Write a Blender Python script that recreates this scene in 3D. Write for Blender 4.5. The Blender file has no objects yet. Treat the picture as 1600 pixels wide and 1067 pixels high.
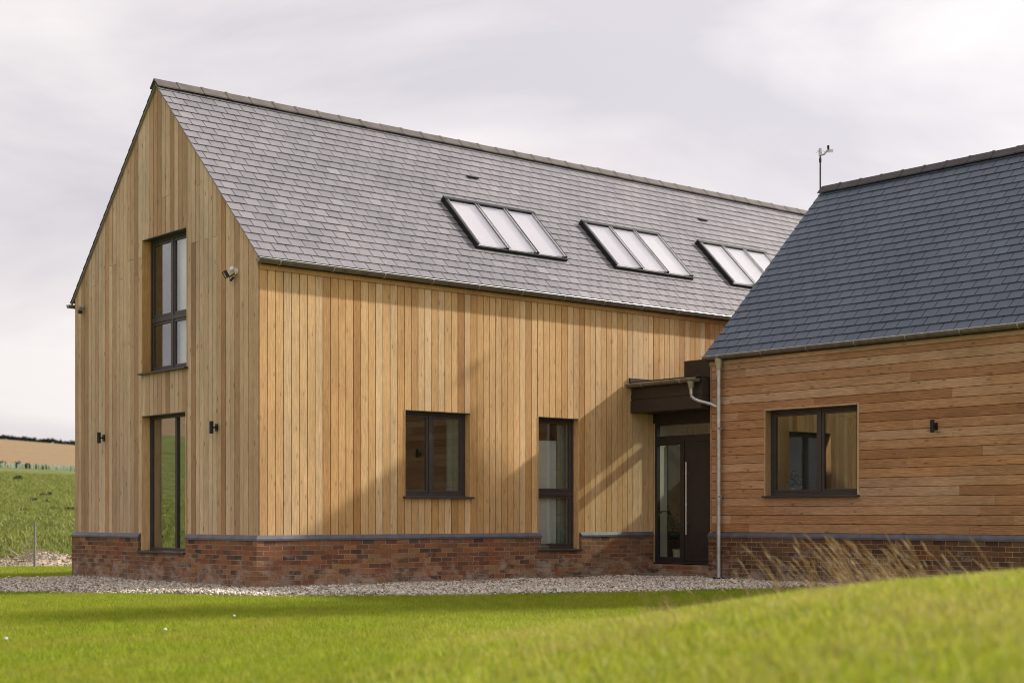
import bpy, bmesh, math, random
import numpy as np
from mathutils import Vector, Matrix
random.seed(7); rng = np.random.default_rng(11)
sc = bpy.context.scene
col = sc.collection
R = math.radians

# ------------------------------------------------------------------ camera
YAW = 0.869
RV = np.array([math.sin(YAW), -math.cos(YAW)]); FV = np.array([math.cos(YAW), math.sin(YAW)])
CAM = np.array([-11.65, -19.614]); CAMZ = 1.109
def LD(l, d): p = CAM + l*RV + d*FV; return float(p[0]), float(p[1])
cd = bpy.data.cameras.new('camera'); cam = bpy.data.objects.new('camera', cd); col.objects.link(cam)
cam.location = (CAM[0], CAM[1], CAMZ)
cam.rotation_euler = (R(90), 0, math.atan2(FV[1], FV[0]) - R(90))
cd.sensor_width = 36; cd.lens = 2373.4/1600*36
cd.shift_y = (805.6-533.5)/1600
cd.clip_start = 0.1; cd.clip_end = 8000
cd.dof.use_dof = True; cd.dof.focus_distance = 24.5; cd.dof.aperture_fstop = 1.5
sc.camera = cam

# ------------------------------------------------------------------ world, sun
SUN = Vector((4.3, -1.0, 2.67)).normalized()
elev = math.asin(SUN.z); azim = math.atan2(SUN.x, SUN.y)
w = bpy.data.worlds.new('World'); sc.world = w; w.use_nodes = True
nt = w.node_tree; nt.nodes.clear(); N = nt.nodes.new; L = nt.links.new
out = N('ShaderNodeOutputWorld')
sky = N('ShaderNodeTexSky'); sky.sky_type = 'NISHITA'; sky.sun_disc = False
sky.sun_elevation = elev; sky.sun_rotation = azim; sky.air_density = 1.2; sky.dust_density = 2
b1 = N('ShaderNodeBackground'); b1.inputs[1].default_value = 0.065; L(sky.outputs[0], b1.inputs[0])
tc = N('ShaderNodeTexCoord'); mp = N('ShaderNodeMapping'); mp.inputs['Scale'].default_value = (1.0, 1.0, 3.2); mp.inputs['Location'].default_value = (3.1, 1.7, .4)
L(tc.outputs['Generated'], mp.inputs[0])
n1 = N('ShaderNodeTexNoise'); n1.inputs['Scale'].default_value = 2.3; n1.inputs['Detail'].default_value = 6; n1.inputs['Roughness'].default_value = .52
n1.inputs['Distortion'].default_value = .35
L(mp.outputs[0], n1.inputs[0])
cr = N('ShaderNodeValToRGB'); L(n1.outputs[0], cr.inputs[0])
cr.color_ramp.elements[0].position = .38; cr.color_ramp.elements[0].color = (.405, .380, .405, 1)
cr.color_ramp.elements[1].position = .60; cr.color_ramp.elements[1].color = (.56, .525, .52, 1)
# brighter towards the side the sun is on
vm = N('ShaderNodeVectorMath'); vm.operation = 'DOT_PRODUCT'; L(tc.outputs['Generated'], vm.inputs[0]); vm.inputs[1].default_value = (SUN.x, SUN.y, SUN.z)
mr = N('ShaderNodeMapRange'); L(vm.outputs['Value'], mr.inputs[0])
mr.inputs[1].default_value = -.1; mr.inputs[2].default_value = 1.0; mr.inputs[3].default_value = .88; mr.inputs[4].default_value = 1.19
b2 = N('ShaderNodeBackground'); L(cr.outputs[0], b2.inputs[0]); L(mr.outputs[0], b2.inputs[1])
n2 = N('ShaderNodeTexNoise'); n2.inputs['Scale'].default_value = 1.6; n2.inputs['Detail'].default_value = 5; L(mp.outputs[0], n2.inputs[0])
mr2 = N('ShaderNodeMapRange'); L(n2.outputs[0], mr2.inputs[0]); mr2.inputs[1].default_value = .3; mr2.inputs[2].default_value = .55; mr2.inputs[3].default_value = .78; mr2.inputs[4].default_value = 1
ms = N('ShaderNodeMixShader'); L(mr2.outputs[0], ms.inputs[0]); L(b1.outputs[0], ms.inputs[1]); L(b2.outputs[0], ms.inputs[2]); L(ms.outputs[0], out.inputs[0])
sl = bpy.data.lights.new('sun', 'SUN'); sl.energy = 3.05; sl.angle = R(1.1); sl.color = (1, .93, .82)
so = bpy.data.objects.new('sun', sl); col.objects.link(so); so.rotation_euler = SUN.to_track_quat('Z', 'Y').to_euler(); so.location = (30, -20, 30)
sc.view_settings.view_transform = 'Standard'; sc.view_settings.look = 'None'; sc.view_settings.exposure = 0.86; sc.view_settings.gamma = 1
sc.cycles.max_bounces = 8; sc.cycles.filter_width = 1.05; sc.cycles.transparent_max_bounces = 16

# ------------------------------------------------------------------ materials
class Mat:
    def __init__(s, name, rough=.6, spec=.4):
        s.m = bpy.data.materials.new(name); s.m.use_nodes = True; s.nt = s.m.node_tree
        s.b = s.nt.nodes['Principled BSDF']; s.b.inputs['Roughness'].default_value = rough
        s.b.inputs['Specular IOR Level'].default_value = spec
    def n(s, t, **k):
        o = s.nt.nodes.new(t)
        for a, b in k.items(): setattr(o, a, b)
        return o
    def l(s, a, b): s.nt.links.new(a, b)
    def coord(s, which='Object'): return s.n('ShaderNodeTexCoord').outputs[which]
    def mapping(s, v, scale=(1, 1, 1), loc=None):
        m = s.n('ShaderNodeMapping'); m.inputs['Scale'].default_value = scale; s.l(v, m.inputs[0])
        if loc is not None: s.l(loc, m.inputs['Location'])
        return m.outputs[0]
    def noise(s, v, scale, detail=3, rough=.5, dist=0):
        t = s.n('ShaderNodeTexNoise'); t.inputs['Scale'].default_value = scale; t.inputs['Detail'].default_value = detail
        t.inputs['Roughness'].default_value = rough; t.inputs['Distortion'].default_value = dist; s.l(v, t.inputs[0]); return t.outputs[0]
    def ramp(s, f, stops):
        r = s.n('ShaderNodeValToRGB'); s.l(f, r.inputs[0]); e = r.color_ramp.elements
        while len(e) > 1: e.remove(e[-1])
        e[0].position = stops[0][0]; e[0].color = (*stops[0][1], 1)
        for p, c in stops[1:]:
            x = e.new(p); x.color = (*c, 1)
        return r.outputs[0]
    def mix(s, f, a, b, mode='MIX'):
        x = s.n('ShaderNodeMix', data_type='RGBA', blend_type=mode)
        for i, v in ((0, f), (6, a), (7, b)):
            if hasattr(v, 'links'): s.l(v, x.inputs[i])
            elif i == 0: x.inputs[0].default_value = v
            else: x.inputs[i].default_value = (*v, 1)
        return x.outputs[2]
    def math(s, op, a, b=0, clamp=False):
        x = s.n('ShaderNodeMath', operation=op); x.use_clamp = clamp
        for i, v in ((0, a), (1, b)):
            if hasattr(v, 'links'): s.l(v, x.inputs[i])
            else: x.inputs[i].default_value = v
        return x.outputs[0]
    def sep(s, v): x = s.n('ShaderNodeSeparateXYZ'); s.l(v, x.inputs[0]); return x.outputs
    def comb(s, x, y, z=0):
        c = s.n('ShaderNodeCombineXYZ')
        for i, v in enumerate((x, y, z)):
            if hasattr(v, 'links'): s.l(v, c.inputs[i])
            else: c.inputs[i].default_value = v
        return c.outputs[0]
    def tone(s): a = s.n('ShaderNodeAttribute', attribute_name='tone'); return s.sep(a.outputs['Vector'])
    def color(s, c):
        if hasattr(c, 'links'): s.l(c, s.b.inputs['Base Color'])
        else: s.b.inputs['Base Color'].default_value = (*c, 1)
    def bump(s, h, strength=.3, dist=.01):
        b = s.n('ShaderNodeBump'); b.inputs['Strength'].default_value = strength; b.inputs['Distance'].default_value = dist
        s.l(h, b.inputs['Height']); s.l(b.outputs[0], s.b.inputs['Normal'])

def wood(name, axis, stops, dark, knots=.5, contrast=.35):
    m = Mat(name, .62, .3); v = m.coord(); t = m.tone()
    x, y, z = m.sep(v)
    off = m.math('MULTIPLY', t[1], 37.0)
    if axis == 'Z':    # along z: across = x + y
        ac = m.math('ADD', x, y); g = m.comb(m.math('ADD', ac, off), m.math('ADD', z, off), t[2])
    else:
        g = m.comb(m.math('ADD', z, off), m.math('ADD', m.math('ADD', y, x), off), t[2])
    base = m.ramp(t[0], stops)
    gs = m.mapping(g, (1, .055, 1))
    n_f = m.noise(gs, 95, 4, .6, .6)
    fine = m.ramp(n_f, [(.3, (1-contrast,)*3), (.7, (1.08,)*3)])
    # cathedral grain: bands through a slowly warped field
    wv = m.n('ShaderNodeTexWave', wave_type='BANDS', bands_direction='X'); wv.inputs['Scale'].default_value = 11
    wv.inputs['Distortion'].default_value = 9; wv.inputs['Detail'].default_value = 2; wv.inputs['Detail Scale'].default_value = .7
    m.l(m.mapping(g, (1, .11, 1)), wv.inputs[0])
    cath = m.ramp(wv.outputs['Fac'], [(.0, (.80, .74, .66)), (.55, (1, 1, 1)), (1, (1.03, 1.02, 1))])
    c = m.mix(1, base, fine, 'MULTIPLY'); c = m.mix(m.math('MULTIPLY', t[2], .9), c, m.mix(1, c, cath, 'MULTIPLY'))
    blot = m.ramp(m.noise(m.mapping(g, (1, .25, 1)), 3.2, 3), [(.3, (.86, .84, .80)), (.65, (1.05, 1.05, 1.05))])
    c = m.mix(1, c, blot, 'MULTIPLY')
    wth = m.ramp(m.noise(m.mapping(v, (1, 1, .35) if axis == 'Z' else (1, .35, 1)), 1.1, 5, .6), [(.3, (.86, .86, .88)), (.6, (1.06, 1.05, 1.03))]); c = m.mix(1, c, wth, 'MULTIPLY')
    # knots
    vo = m.n('ShaderNodeTexVoronoi', voronoi_dimensions='2D'); vo.inputs['Scale'].default_value = 1.5; m.l(m.mapping(g, (2.2, .8, 1)), vo.inputs[0])
    kd = m.ramp(vo.outputs['Distance'], [(.02, (1, 1, 1)), (.065, (0, 0, 0))])
    c = m.mix(m.math('MULTIPLY', kd, knots), c, dark)
    m.color(c); m.bump(n_f, .25, .004)
    return m.m
wood_gable = wood('weathered_cedar', 'Z', [(0, (.45, .275, .145)), (.25, (.60, .395, .225)), (.5, (.73, .515, .32)), (.8, (.83, .645, .45)), (.97, (.62, .36, .17)), (1, (.52, .29, .13))], (.20, .11, .05), .75)
wood_side = wood('honey_cedar', 'Z', [(0, (.52, .27, .095)), (.25, (.68, .395, .155)), (.55, (.79, .495, .225)), (.85, (.87, .63, .37)), (1, (.66, .38, .16))], (.30, .15, .06), .55)
wood_b = wood('red_cedar', 'Y', [(0, (.36, .165, .07)), (.3, (.52, .265, .125)), (.6, (.62, .35, .19)), (.9, (.70, .455, .295)), (1, (.62, .29, .10))], (.12, .05, .02), .6, .48)

def plain(name, c, rough=.5, spec=.4, metal=0, var=.12, sc_=6, bump=0):
    m = Mat(name, rough, spec); m.b.inputs['Metallic'].default_value = metal
    n = m.noise(m.coord(), sc_, 5, .6)
    m.color(m.ramp(n, [(.3, tuple(k*(1-var) for k in c)), (.7, tuple(k*(1+var) for k in c))]))
    if bump: m.bump(m.noise(m.coord(), sc_*8, 3), bump, .004)
    return m.m
frame_m = plain('bronze_grey_paint', (.055, .043, .040), .42, .45)
dark_m = plain('dark_fascia_paint', (.040, .029, .026), .5, .4)
door_m = plain('door_paint', (.034, .028, .028), .4, .45)
black_m = plain('black_paint', (.012, .011, .012), .45, .4)
membrane_m = plain('black_membrane', (.020, .010, .005), .9, .1)
zinc_m = plain('galvanised_steel', (.52, .515, .52), .38, .5, .8, .22, 9)
gut_m = plain('dulled_zinc_gutter', (.21, .19, .17), .45, .5, .45, .3, 9)
steel_m = plain('brushed_steel', (.75, .73, .70), .28, .5, .9)
plaster_m = plain('white_plaster', (.55, .53, .46), .9, .1, 0, .04)
blind_m = plain('blind_fabric', (.55, .54, .53), .9, .1, 0, .04)
paleblind_m = plain('white_blind_fabric', (.8, .8, .8), .9, .1, 0, .03)
teal_m = plain('grey_green_curtain', (.17, .22, .19), .9, .1, 0, .15)
carp_m = plain('oak_floor', (.28, .18, .10), .6, .3)
tile_m = plain('blue_black_plinth_brick', (.10, .10, .125), .42, .5, 0, .3, 5, .3)
post_m = plain('grey_timber_post', (.30, .28, .25), .9, .1)
conc_m = plain('concrete', (.26, .23, .19), .9, .1, 0, .25, 8, .3)
leaf_m = plain('houseplant_leaf', (.022, .05, .016), .45, .4)
pot_m = plain('cream_pot', (.45, .40, .30), .7, .2)
tube_m = plain('plastic_tree_tube', (.42, .52, .40), .7, .2)
twig_m = plain('dead_branch', (.45, .38, .28), .9, .1)

def slate(name, a, b, rough):
    m = Mat(name, rough, .5); t = m.tone(); v = m.coord()
    c = m.ramp(t[0], [(0, a), (.75, tuple((p+q)/2 for p, q in zip(a, b))), (1, b)])
    n = m.noise(v, 9, 6, .65); c = m.mix(1, c, m.ramp(n, [(.25, (.80, .80, .82)), (.75, (1.14, 1.12, 1.1))]), 'MULTIPLY')
    big = m.noise(v, .8, 3, .5); c = m.mix(1, c, m.ramp(big, [(.3, (.86, .87, .89)), (.7, (1.09, 1.08, 1.06))]), 'MULTIPLY')
    m.color(c); m.bump(m.noise(m.mapping(v, (1, 1, 1)), 22, 4, .6), .5, .006)
    m.l(m.math('ADD', m.math('MULTIPLY', n, .2), rough-.1), m.b.inputs['Roughness'])
    return m.m
slate_a = slate('warm_grey_slate', (.205, .196, .215), (.325, .31, .328), .44)
slate_b = slate('blue_grey_slate', (.060, .083, .116), (.095, .125, .165), .46)
ridge_a = plain('ridge_clay_grey', (.125, .108, .10), .75, .3, 0, .25, 5, .3)
ridge_b = plain('ridge_clay_dark', (.075, .062, .062), .7, .3, 0, .25, 5, .3)

def brick(name, dim=1.0):
    m = Mat(name, .85, .2); v = m.coord(); x, y, z = m.sep(v)
    u = m.math('ADD', x, y); p = m.comb(u, z, 0)
    wob = m.noise(v, 14, 2); pz = m.comb(m.math('ADD', u, m.math('MULTIPLY', wob, .012)), m.math('ADD', z, m.math('MULTIPLY', wob, .012)), 0)
    bt = m.n('ShaderNodeTexBrick'); m.l(pz, bt.inputs[0])
    bt.inputs['Scale'].default_value = 1; bt.inputs['Brick Width'].default_value = .222; bt.inputs['Row Height'].default_value = .0745
    bt.inputs['Mortar Size'].default_value = .0055; bt.inputs['Mortar Smooth'].default_value = .3; bt.offset = .5
    bt.inputs['Color1'].default_value = (0, 0, 0, 1); bt.inputs['Color2'].default_value = (1, 1, 1, 1); bt.inputs['Mortar'].default_value = (.5, .5, .5, 1)
    k = dim*1.38
    c = m.ramp(bt.outputs['Color'], [(0, (.06*k, .038*k, .030*k)), (.1, (.11*k, .050*k, .030*k)), (.45, (.19*k, .072*k, .036*k)), (.7, (.235*k, .10*k, .044*k)), (.9, (.25*k, .14*k, .065*k)), (1, (.085*k, .055*k, .045*k))])
    rough = m.noise(v, 28, 5, .7); c = m.mix(1, c, m.ramp(rough, [(.25, (.6, .6, .6)), (.75, (1.35, 1.3, 1.25))]), 'MULTIPLY')
    patch = m.noise(v, 1.3, 3); c = m.mix(m.ramp(patch, [(.42, (0, 0, 0)), (.65, (.6, .6, .6))]), c, (.13*k, .085*k, .052*k))
    mort = m.mix(m.noise(v, 5, 3), (.24, .17, .12), (.58, .48, .37))
    c = m.mix(m.ramp(m.math('MULTIPLY', bt.outputs['Fac'], m.ramp(m.noise(v, 4, 2), [(.35, (.35,)*3), (.6, (1,)*3)])), [(0, (0, 0, 0)), (1, (.9, .9, .9))]), c, mort)
    # lime bloom, more of it low on the wall
    ef = m.noise(m.mapping(v, (1, 1, 1.6)), 3.1, 7, .75, .4)
    low = m.n('ShaderNodeMapRange'); m.l(z, low.inputs[0]); low.inputs[1].default_value = .0; low.inputs[2].default_value = .6; low.inputs[3].default_value = .13; low.inputs[4].default_value = -.06
    e = m.ramp(m.math('ADD', ef, low.outputs[0]), [(.535, (0, 0, 0)), (.68, (.70, .70, .70))])
    c = m.mix(e, c, (.44, .36, .29))
    m.color(c)
    h = m.math('SUBTRACT', m.math('MULTIPLY', rough, .5), bt.outputs['Fac']); m.bump(h, .9, .012)
    return m.m
brick_m = brick('soft_red_brick'); brick_bm = brick('dark_red_brick', .6)

def glass(name, base, tint=(.92, .95, .93), gloss=(1, 1, 1), kfac=3.4):
    m = Mat(name); m.nt.nodes.remove(m.b); o = m.nt.nodes['Material Output']
    tr = m.n('ShaderNodeBsdfTransparent'); tr.inputs[0].default_value = (*tint, 1)
    gl = m.n('ShaderNodeBsdfGlossy'); gl.inputs[0].default_value = (*gloss, 1); gl.inputs['Roughness'].default_value = .012
    lw = m.n('ShaderNodeLayerWeight'); lw.inputs['Blend'].default_value = .5
    sch = m.math('ADD', m.math('MULTIPLY', m.math('POWER', lw.outputs['Facing'], 5), .957), .043)
    wav = m.noise(m.coord(), .9, 1)
    b = m.n('ShaderNodeBump'); b.inputs['Strength'].default_value = .05; b.inputs['Distance'].default_value = .02; m.l(wav, b.inputs['Height']); m.l(b.outputs[0], gl.inputs['Normal'])
    f = m.math('ADD', m.math('MULTIPLY', sch, kfac), base, True)
    mx = m.n('ShaderNodeMixShader'); m.l(f, mx.inputs[0]); m.l(tr.outputs[0], mx.inputs[1]); m.l(gl.outputs[0], mx.inputs[2]); m.l(mx.outputs[0], o.inputs[0])
    return m.m
glass_m = glass('window_glass', .025, kfac=2)
glass_clear = glass('door_glass', 0, kfac=1.2)
glass_roof = glass('roof_glass', .16, tint=(.97, .96, .97), kfac=2)

def ground_mat():
    m = Mat('hillside_grass_and_field', .95, .1); v = m.coord(); x, y, z = m.sep(v)
    q = m.math('ADD', m.math('MULTIPLY', x, .47), m.math('MULTIPLY', y, .88))
    n1 = m.noise(v, .22, 6, .65); n2 = m.noise(v, 2.2, 5, .7)
    g = m.ramp(n1, [(.35, (.10, .12, .03)), (.5, (.22, .235, .06)), (.65, (.36, .32, .14))])
    g = m.mix(.6, g, m.ramp(n2, [(.3, (.04, .065, .018)), (.55, (.12, .16, .04)), (.8, (.22, .21, .09))]))
    f = m.ramp(m.noise(m.mapping(v, (.05, .8, 1)), .4, 6, .65), [(.3, (.22, .15, .08)), (.7, (.34, .24, .135))])
    f = m.mix(.45, f, m.ramp(m.noise(v, .5, 6, .75), [(.3, (.16, .11, .06)), (.7, (.42, .31, .19))]))
    qn = m.math('ADD', q, m.math('MULTIPLY', m.noise(v, .05, 3), 6))
    fac = m.n('ShaderNodeMapRange'); m.l(qn, fac.inputs[0]); fac.inputs[1].default_value = 171; fac.inputs[2].default_value = 173
    m.color(m.mix(fac.outputs[0], g, f)); m.bump(n2, .8, .25)
    return m.m
ground_m = ground_mat()
def lawn_mat():
    m = Mat('lawn_turf', .9, .15); v = m.coord()
    n = m.noise(v, 1.1, 5, .6); n2 = m.noise(v, 34, 4, .7)
    c = m.ramp(n, [(.3, (.13, .165, .012)), (.55, (.18, .215, .015)), (.75, (.24, .245, .03))])
    c = m.mix(1, c, m.ramp(n2, [(.25, (.55, .6, .6)), (.75, (1.3, 1.3, 1.2))]), 'MULTIPLY')
    m.color(c); m.bump(n2, .8, .02); return m.m
lawn_m = lawn_mat()
def blade_mat(name, stops, patchy):
    m = Mat(name, .55, .25); t = m.tone(); v = m.coord()
    c = m.ramp(t[0], stops)
    n = m.noise(v, .9, 4, .6)
    c = m.mix(m.ramp(n, [(.42, (0, 0, 0)), (.66, (.75, .75, .75))]), c, patchy)
    c = m.mix(1, c, m.ramp(m.noise(v, 5.5, 4, .65), [(.3, (.72, .76, .74)), (.62, (1.12, 1.10, 1.05))]), 'MULTIPLY')
    m.color(c)
    tl = m.n('ShaderNodeBsdfTranslucent'); m.l(c, tl.inputs[0]); mx = m.n('ShaderNodeMixShader'); mx.inputs[0].default_value = .42
    m.l(m.b.outputs[0], mx.inputs[1]); m.l(tl.outputs[0], mx.inputs[2]); m.l(mx.outputs[0], m.nt.nodes['Material Output'].inputs[0])
    return m.m
grass_m = blade_mat('mown_grass', [(0, (.13, .19, .012)), (.45, (.31, .405, .018)), (.8, (.44, .48, .04)), (1, (.55, .50, .16))], (.38, .37, .05))
mgrass_m = blade_mat('rough_grass', [(0, (.22, .30, .015)), (.5, (.40, .46, .03)), (.8, (.54, .55, .07)), (1, (.66, .58, .24))], (.52, .46, .12))
dry_m = blade_mat('dry_grass', [(0, (.30, .19, .08)), (1, (.55, .40, .20))], (.42, .28, .12))
tuft_m = blade_mat('hill_grass', [(0, (.12, .15, .03)), (.6, (.29, .32, .07)), (1, (.48, .43, .2))], (.17, .21, .045))
def gravel_mat():
    m = Mat('gravel_stone', .85, .2); t = m.tone()
    m.color(m.ramp(t[0], [(0, (.20, .165, .12)), (.3, (.46, .40, .32)), (.8, (.66, .59, .50)), (1, (.80, .75, .67))])); return m.m
gravel_m = gravel_mat()
gbase_m = plain('gravel_bed', (.34, .30, .25), .95, .1, 0, .5, 40, .8)
rub_m = plain('pale_soil_rubble', (.40, .33, .25), .95, .1, 0, .35, 3, .8)
bush_m = plain('shrub_leaves', (.035, .045, .02), .8, .2, 0, .4, 3)
hedge_m = plain('hedge_leaves', (.05, .06, .045), .9, .1, 0, .4, 3)

# ------------------------------------------------------------------ builders
def tag(o, label=None, cat=None, group=None, kind=None):
    if label: o['label'] = label
    if cat: o['category'] = cat
    if group: o['group'] = group
    if kind: o['kind'] = kind
    return o
def empty(name, loc=(0, 0, 0), rz=0):
    o = bpy.data.objects.new(name, None); col.objects.link(o); o.location = loc; o.rotation_euler = (0, 0, rz); o.empty_display_size = .3
    return o
def origin_of(o):
    m = Matrix.Identity(4)
    while o is not None:
        m = Matrix.Translation(o.location) @ o.rotation_euler.to_matrix().to_4x4() @ m; o = o.parent
    return m
def link_mesh(name, me, mat, parent):
    ob = bpy.data.objects.new(name, me); col.objects.link(ob); me.materials.append(mat)
    if parent is not None:
        ob.parent = parent
        me.transform(origin_of(parent).inverted())
    return ob
IDM = lambda u, w_, z: (u, w_, z)
class MB:
    def __init__(s, f=IDM): s.v = []; s.fc = []; s.t = []; s.map = f; s.smooth = []
    def add(s, vs, fs, tone=None, smooth=False, raw=False):
        b = len(s.v); s.v += [tuple(p) if raw else s.map(*p) for p in vs]
        if tone is None: tone = (random.random(), random.random(), random.random())
        for f in fs: s.fc.append([b+i for i in f]); s.t.append(tone); s.smooth.append(smooth)
    def box(s, a, b, tone=None):
        x0, y0, z0 = a; x1, y1, z1 = b
        s.add([(x0, y0, z0), (x1, y0, z0), (x1, y1, z0), (x0, y1, z0), (x0, y0, z1), (x1, y0, z1), (x1, y1, z1), (x0, y1, z1)],
              [(0, 3, 2, 1), (4, 5, 6, 7), (0, 1, 5, 4), (1, 2, 6, 5), (2, 3, 7, 6), (3, 0, 4, 7)], tone)
    def prism(s, poly, d, tone=None):
        n = len(poly); d = Vector(d); vs = [Vector(p) for p in poly]; vs += [p+d for p in vs]
        s.add(vs, [tuple(range(n)), tuple(reversed(range(n, 2*n)))] + [(i, i+n, (i+1) % n+n, (i+1) % n) for i in range(n)], tone)
    def tube(s, path, r, n=10, tone=None, cap=True, arc=(0, 2*math.pi), closed=True):
        P = [Vector(s.map(*p)) for p in path]; rr = r if isinstance(r, (list, tuple)) else [r]*len(P)
        vs = []; pn = None
        for i, p in enumerate(P):
            t = (P[min(i+1, len(P)-1)] - P[max(i-1, 0)]).normalized()
            up = Vector((0, 0, 1)) if abs(t.z) < .9 else Vector((1, 0, 0))
            a = t.cross(up).normalized(); b = t.cross(a).normalized()
            if pn is not None and a.dot(pn) < 0: a, b = -a, -b
            pn = a
            for k in range(n):
                th = arc[0] + (arc[1]-arc[0])*k/(n if closed else n-1); vs.append(p + (a*math.cos(th)+b*math.sin(th))*rr[i])
        fs = []
        for i in range(len(P)-1):
            for k in range(n if closed else n-1): fs.append((i*n+k, i*n+(k+1) % n, (i+1)*n+(k+1) % n, (i+1)*n+k))
        if cap: fs += [tuple(reversed(range(n))), tuple(range((len(P)-1)*n, len(P)*n))]
        s.add(vs, fs, tone, smooth=True, raw=True)
    def build(s, name, mat, parent=None, bevel=0):
        me = bpy.data.meshes.new(name); me.from_pydata([tuple(p) for p in s.v], [], s.fc)
        bm = bmesh.new(); bm.from_mesh(me); bmesh.ops.recalc_face_normals(bm, faces=bm.faces); bm.to_mesh(me); bm.free()
        at = me.attributes.new('tone', 'FLOAT_VECTOR', 'FACE'); at.data.foreach_set('vector', np.array(s.t, dtype=np.float32).ravel())
        me.polygons.foreach_set('use_smooth', s.smooth)
        if any(s.smooth): me.set_sharp_from_angle(angle=R(40))
        ob = link_mesh(name, me, mat, parent)
        if bevel:
            b = ob.modifiers.new('bevel', 'BEVEL'); b.width = bevel; b.segments = 2; b.limit_method = 'ANGLE'; b.angle_limit = R(50)
        return ob
def npmesh(name, V, F, tone, mat, parent=None, smooth=False):
    """V (n,3), F (m,k) uniform polygons, tone (m,3)"""
    me = bpy.data.meshes.new(name); k = F.shape[1]
    me.vertices.add(len(V)); me.vertices.foreach_set('co', V.astype(np.float32).ravel())
    me.loops.add(F.size); me.loops.foreach_set('vertex_index', F.astype(np.int32).ravel())
    me.polygons.add(len(F)); me.polygons.foreach_set('loop_start', np.arange(0, F.size, k, dtype=np.int32))
    me.update(calc_edges=True)
    if tone is not None:
        at = me.attributes.new('tone', 'FLOAT_VECTOR', 'FACE'); at.data.foreach_set('vector', tone.astype(np.float32).ravel())
    if smooth: me.polygons.foreach_set('use_smooth', np.ones(len(F), dtype=bool))
    return link_mesh(name, me, mat, parent)

# ------------------------------------------------------------------ terrain
def to_ld(x, y):
    dx = x-CAM[0]; dy = y-CAM[1]; return dx*RV[0]+dy*RV[1], dx*FV[0]+dy*FV[1]
def sstep(a, b, x): t = np.clip((x-a)/(b-a), 0, 1); return t*t*(3-2*t)
def mound(x, y):
    l, d = to_ld(x, y)
    # crest line seen against the houses
    ll = l/np.maximum(d, 1)*8.0
    prof = np.interp(l, [-3.6, -2.2, -.9, -.3, .35, .75, 1.1, 1.5, 1.85, 2.2, 2.7, 4.0, 8], [0, .06, .19, .28, .38, .46, .53, .60, .65, .69, .73, .85, .85])
    env = sstep(-3, 3.5, d)*(1-sstep(7.6, 16.5, d))
    return prof*env
def hill(x, y):
    q = .47*x+.88*y; e = .88*x-.47*y
    g = 1 + .0
    up = np.interp(q, [15.5, 19, 30, 60, 110, 164, 172, 300, 520, 900, 3000], [0, .12, .75, 2.0, 4.2, 6.6, 6.7, 12.0, 24.0, 26, 12])
    side = -(e+18)*.047*np.clip((q-16)/150, 0, 1.6)
    side = np.clip(side, -14, 30)
    return np.where(q > 15.5, np.maximum(up+side, 0), 0)
def gz(x, y):
    x = np.asarray(x, float); y = np.asarray(y, float)
    z = .02*np.sin(x*.7+1)*np.cos(y*.6)*sstep(2.5, 6, np.abs(y+1)) + mound(x, y)
    return z + hill(x, y)
nr, na = 170, 300
rad = np.concatenate([[0.0], np.geomspace(1.2, 3200, nr)]); ang = np.linspace(0, 2*np.pi, na, endpoint=False)
Rg, Ag = np.meshgrid(rad[1:], ang, indexing='ij'); X = 2+Rg*np.cos(Ag); Y = 0+Rg*np.sin(Ag)
Z = gz(X, Y) + np.where(hill(X, Y) > .5, .10*np.sin(X*.9)*np.sin(Y*.7+X*.3)+.06*np.sin(X*2.3+Y*1.7), 0)
V = np.concatenate([np.array([[2, 0, 0.]]), np.stack([X, Y, Z], -1).reshape(-1, 3)])
inside = (np.abs(V[:, 0]+1) < 36) & (V[:, 1] > -34) & (V[:, 1] < 17) ; V[inside, 2] -= .06
idx = 1+np.arange(nr*na).reshape(nr, na); i2 = np.roll(idx, -1, 1)
F = np.stack([idx[:-1], idx[1:], i2[1:], i2[:-1]], -1).reshape(-1, 4)
Ft = np.stack([np.zeros(na, int), idx[0], i2[0], i2[0]], -1)
me = bpy.data.meshes.new('ground'); me.from_pydata(V.tolist(), [], F.tolist()+[list(t[:3]) for t in Ft]); me.polygons.foreach_set('use_smooth', [True]*len(me.polygons))
g = link_mesh('ground', me, ground_m, None); tag(g, kind='structure')
# lawn sheet (camera-side grid, finer where it is near)
ds = np.concatenate([np.arange(-6, 20, .25), np.arange(20, 33.2, .35)]); ls = np.arange(-15, 16, .25)
Dg, Lg = np.meshgrid(ds, ls, indexing='ij'); X = CAM[0]+Lg*RV[0]+Dg*FV[0]; Y = CAM[1]+Lg*RV[1]+Dg*FV[1]
Z = gz(X, Y)+.004; V = np.stack([X, Y, Z], -1).reshape(-1, 3)
idx = np.arange(V.shape[0]).reshape(Dg.shape); F = np.stack([idx[:-1, :-1], idx[:-1, 1:], idx[1:, 1:], idx[1:, :-1]], -1).reshape(-1, 4)
o = npmesh('lawn', V, F, None, lawn_m, None, True); tag(o, kind='structure')

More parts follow.
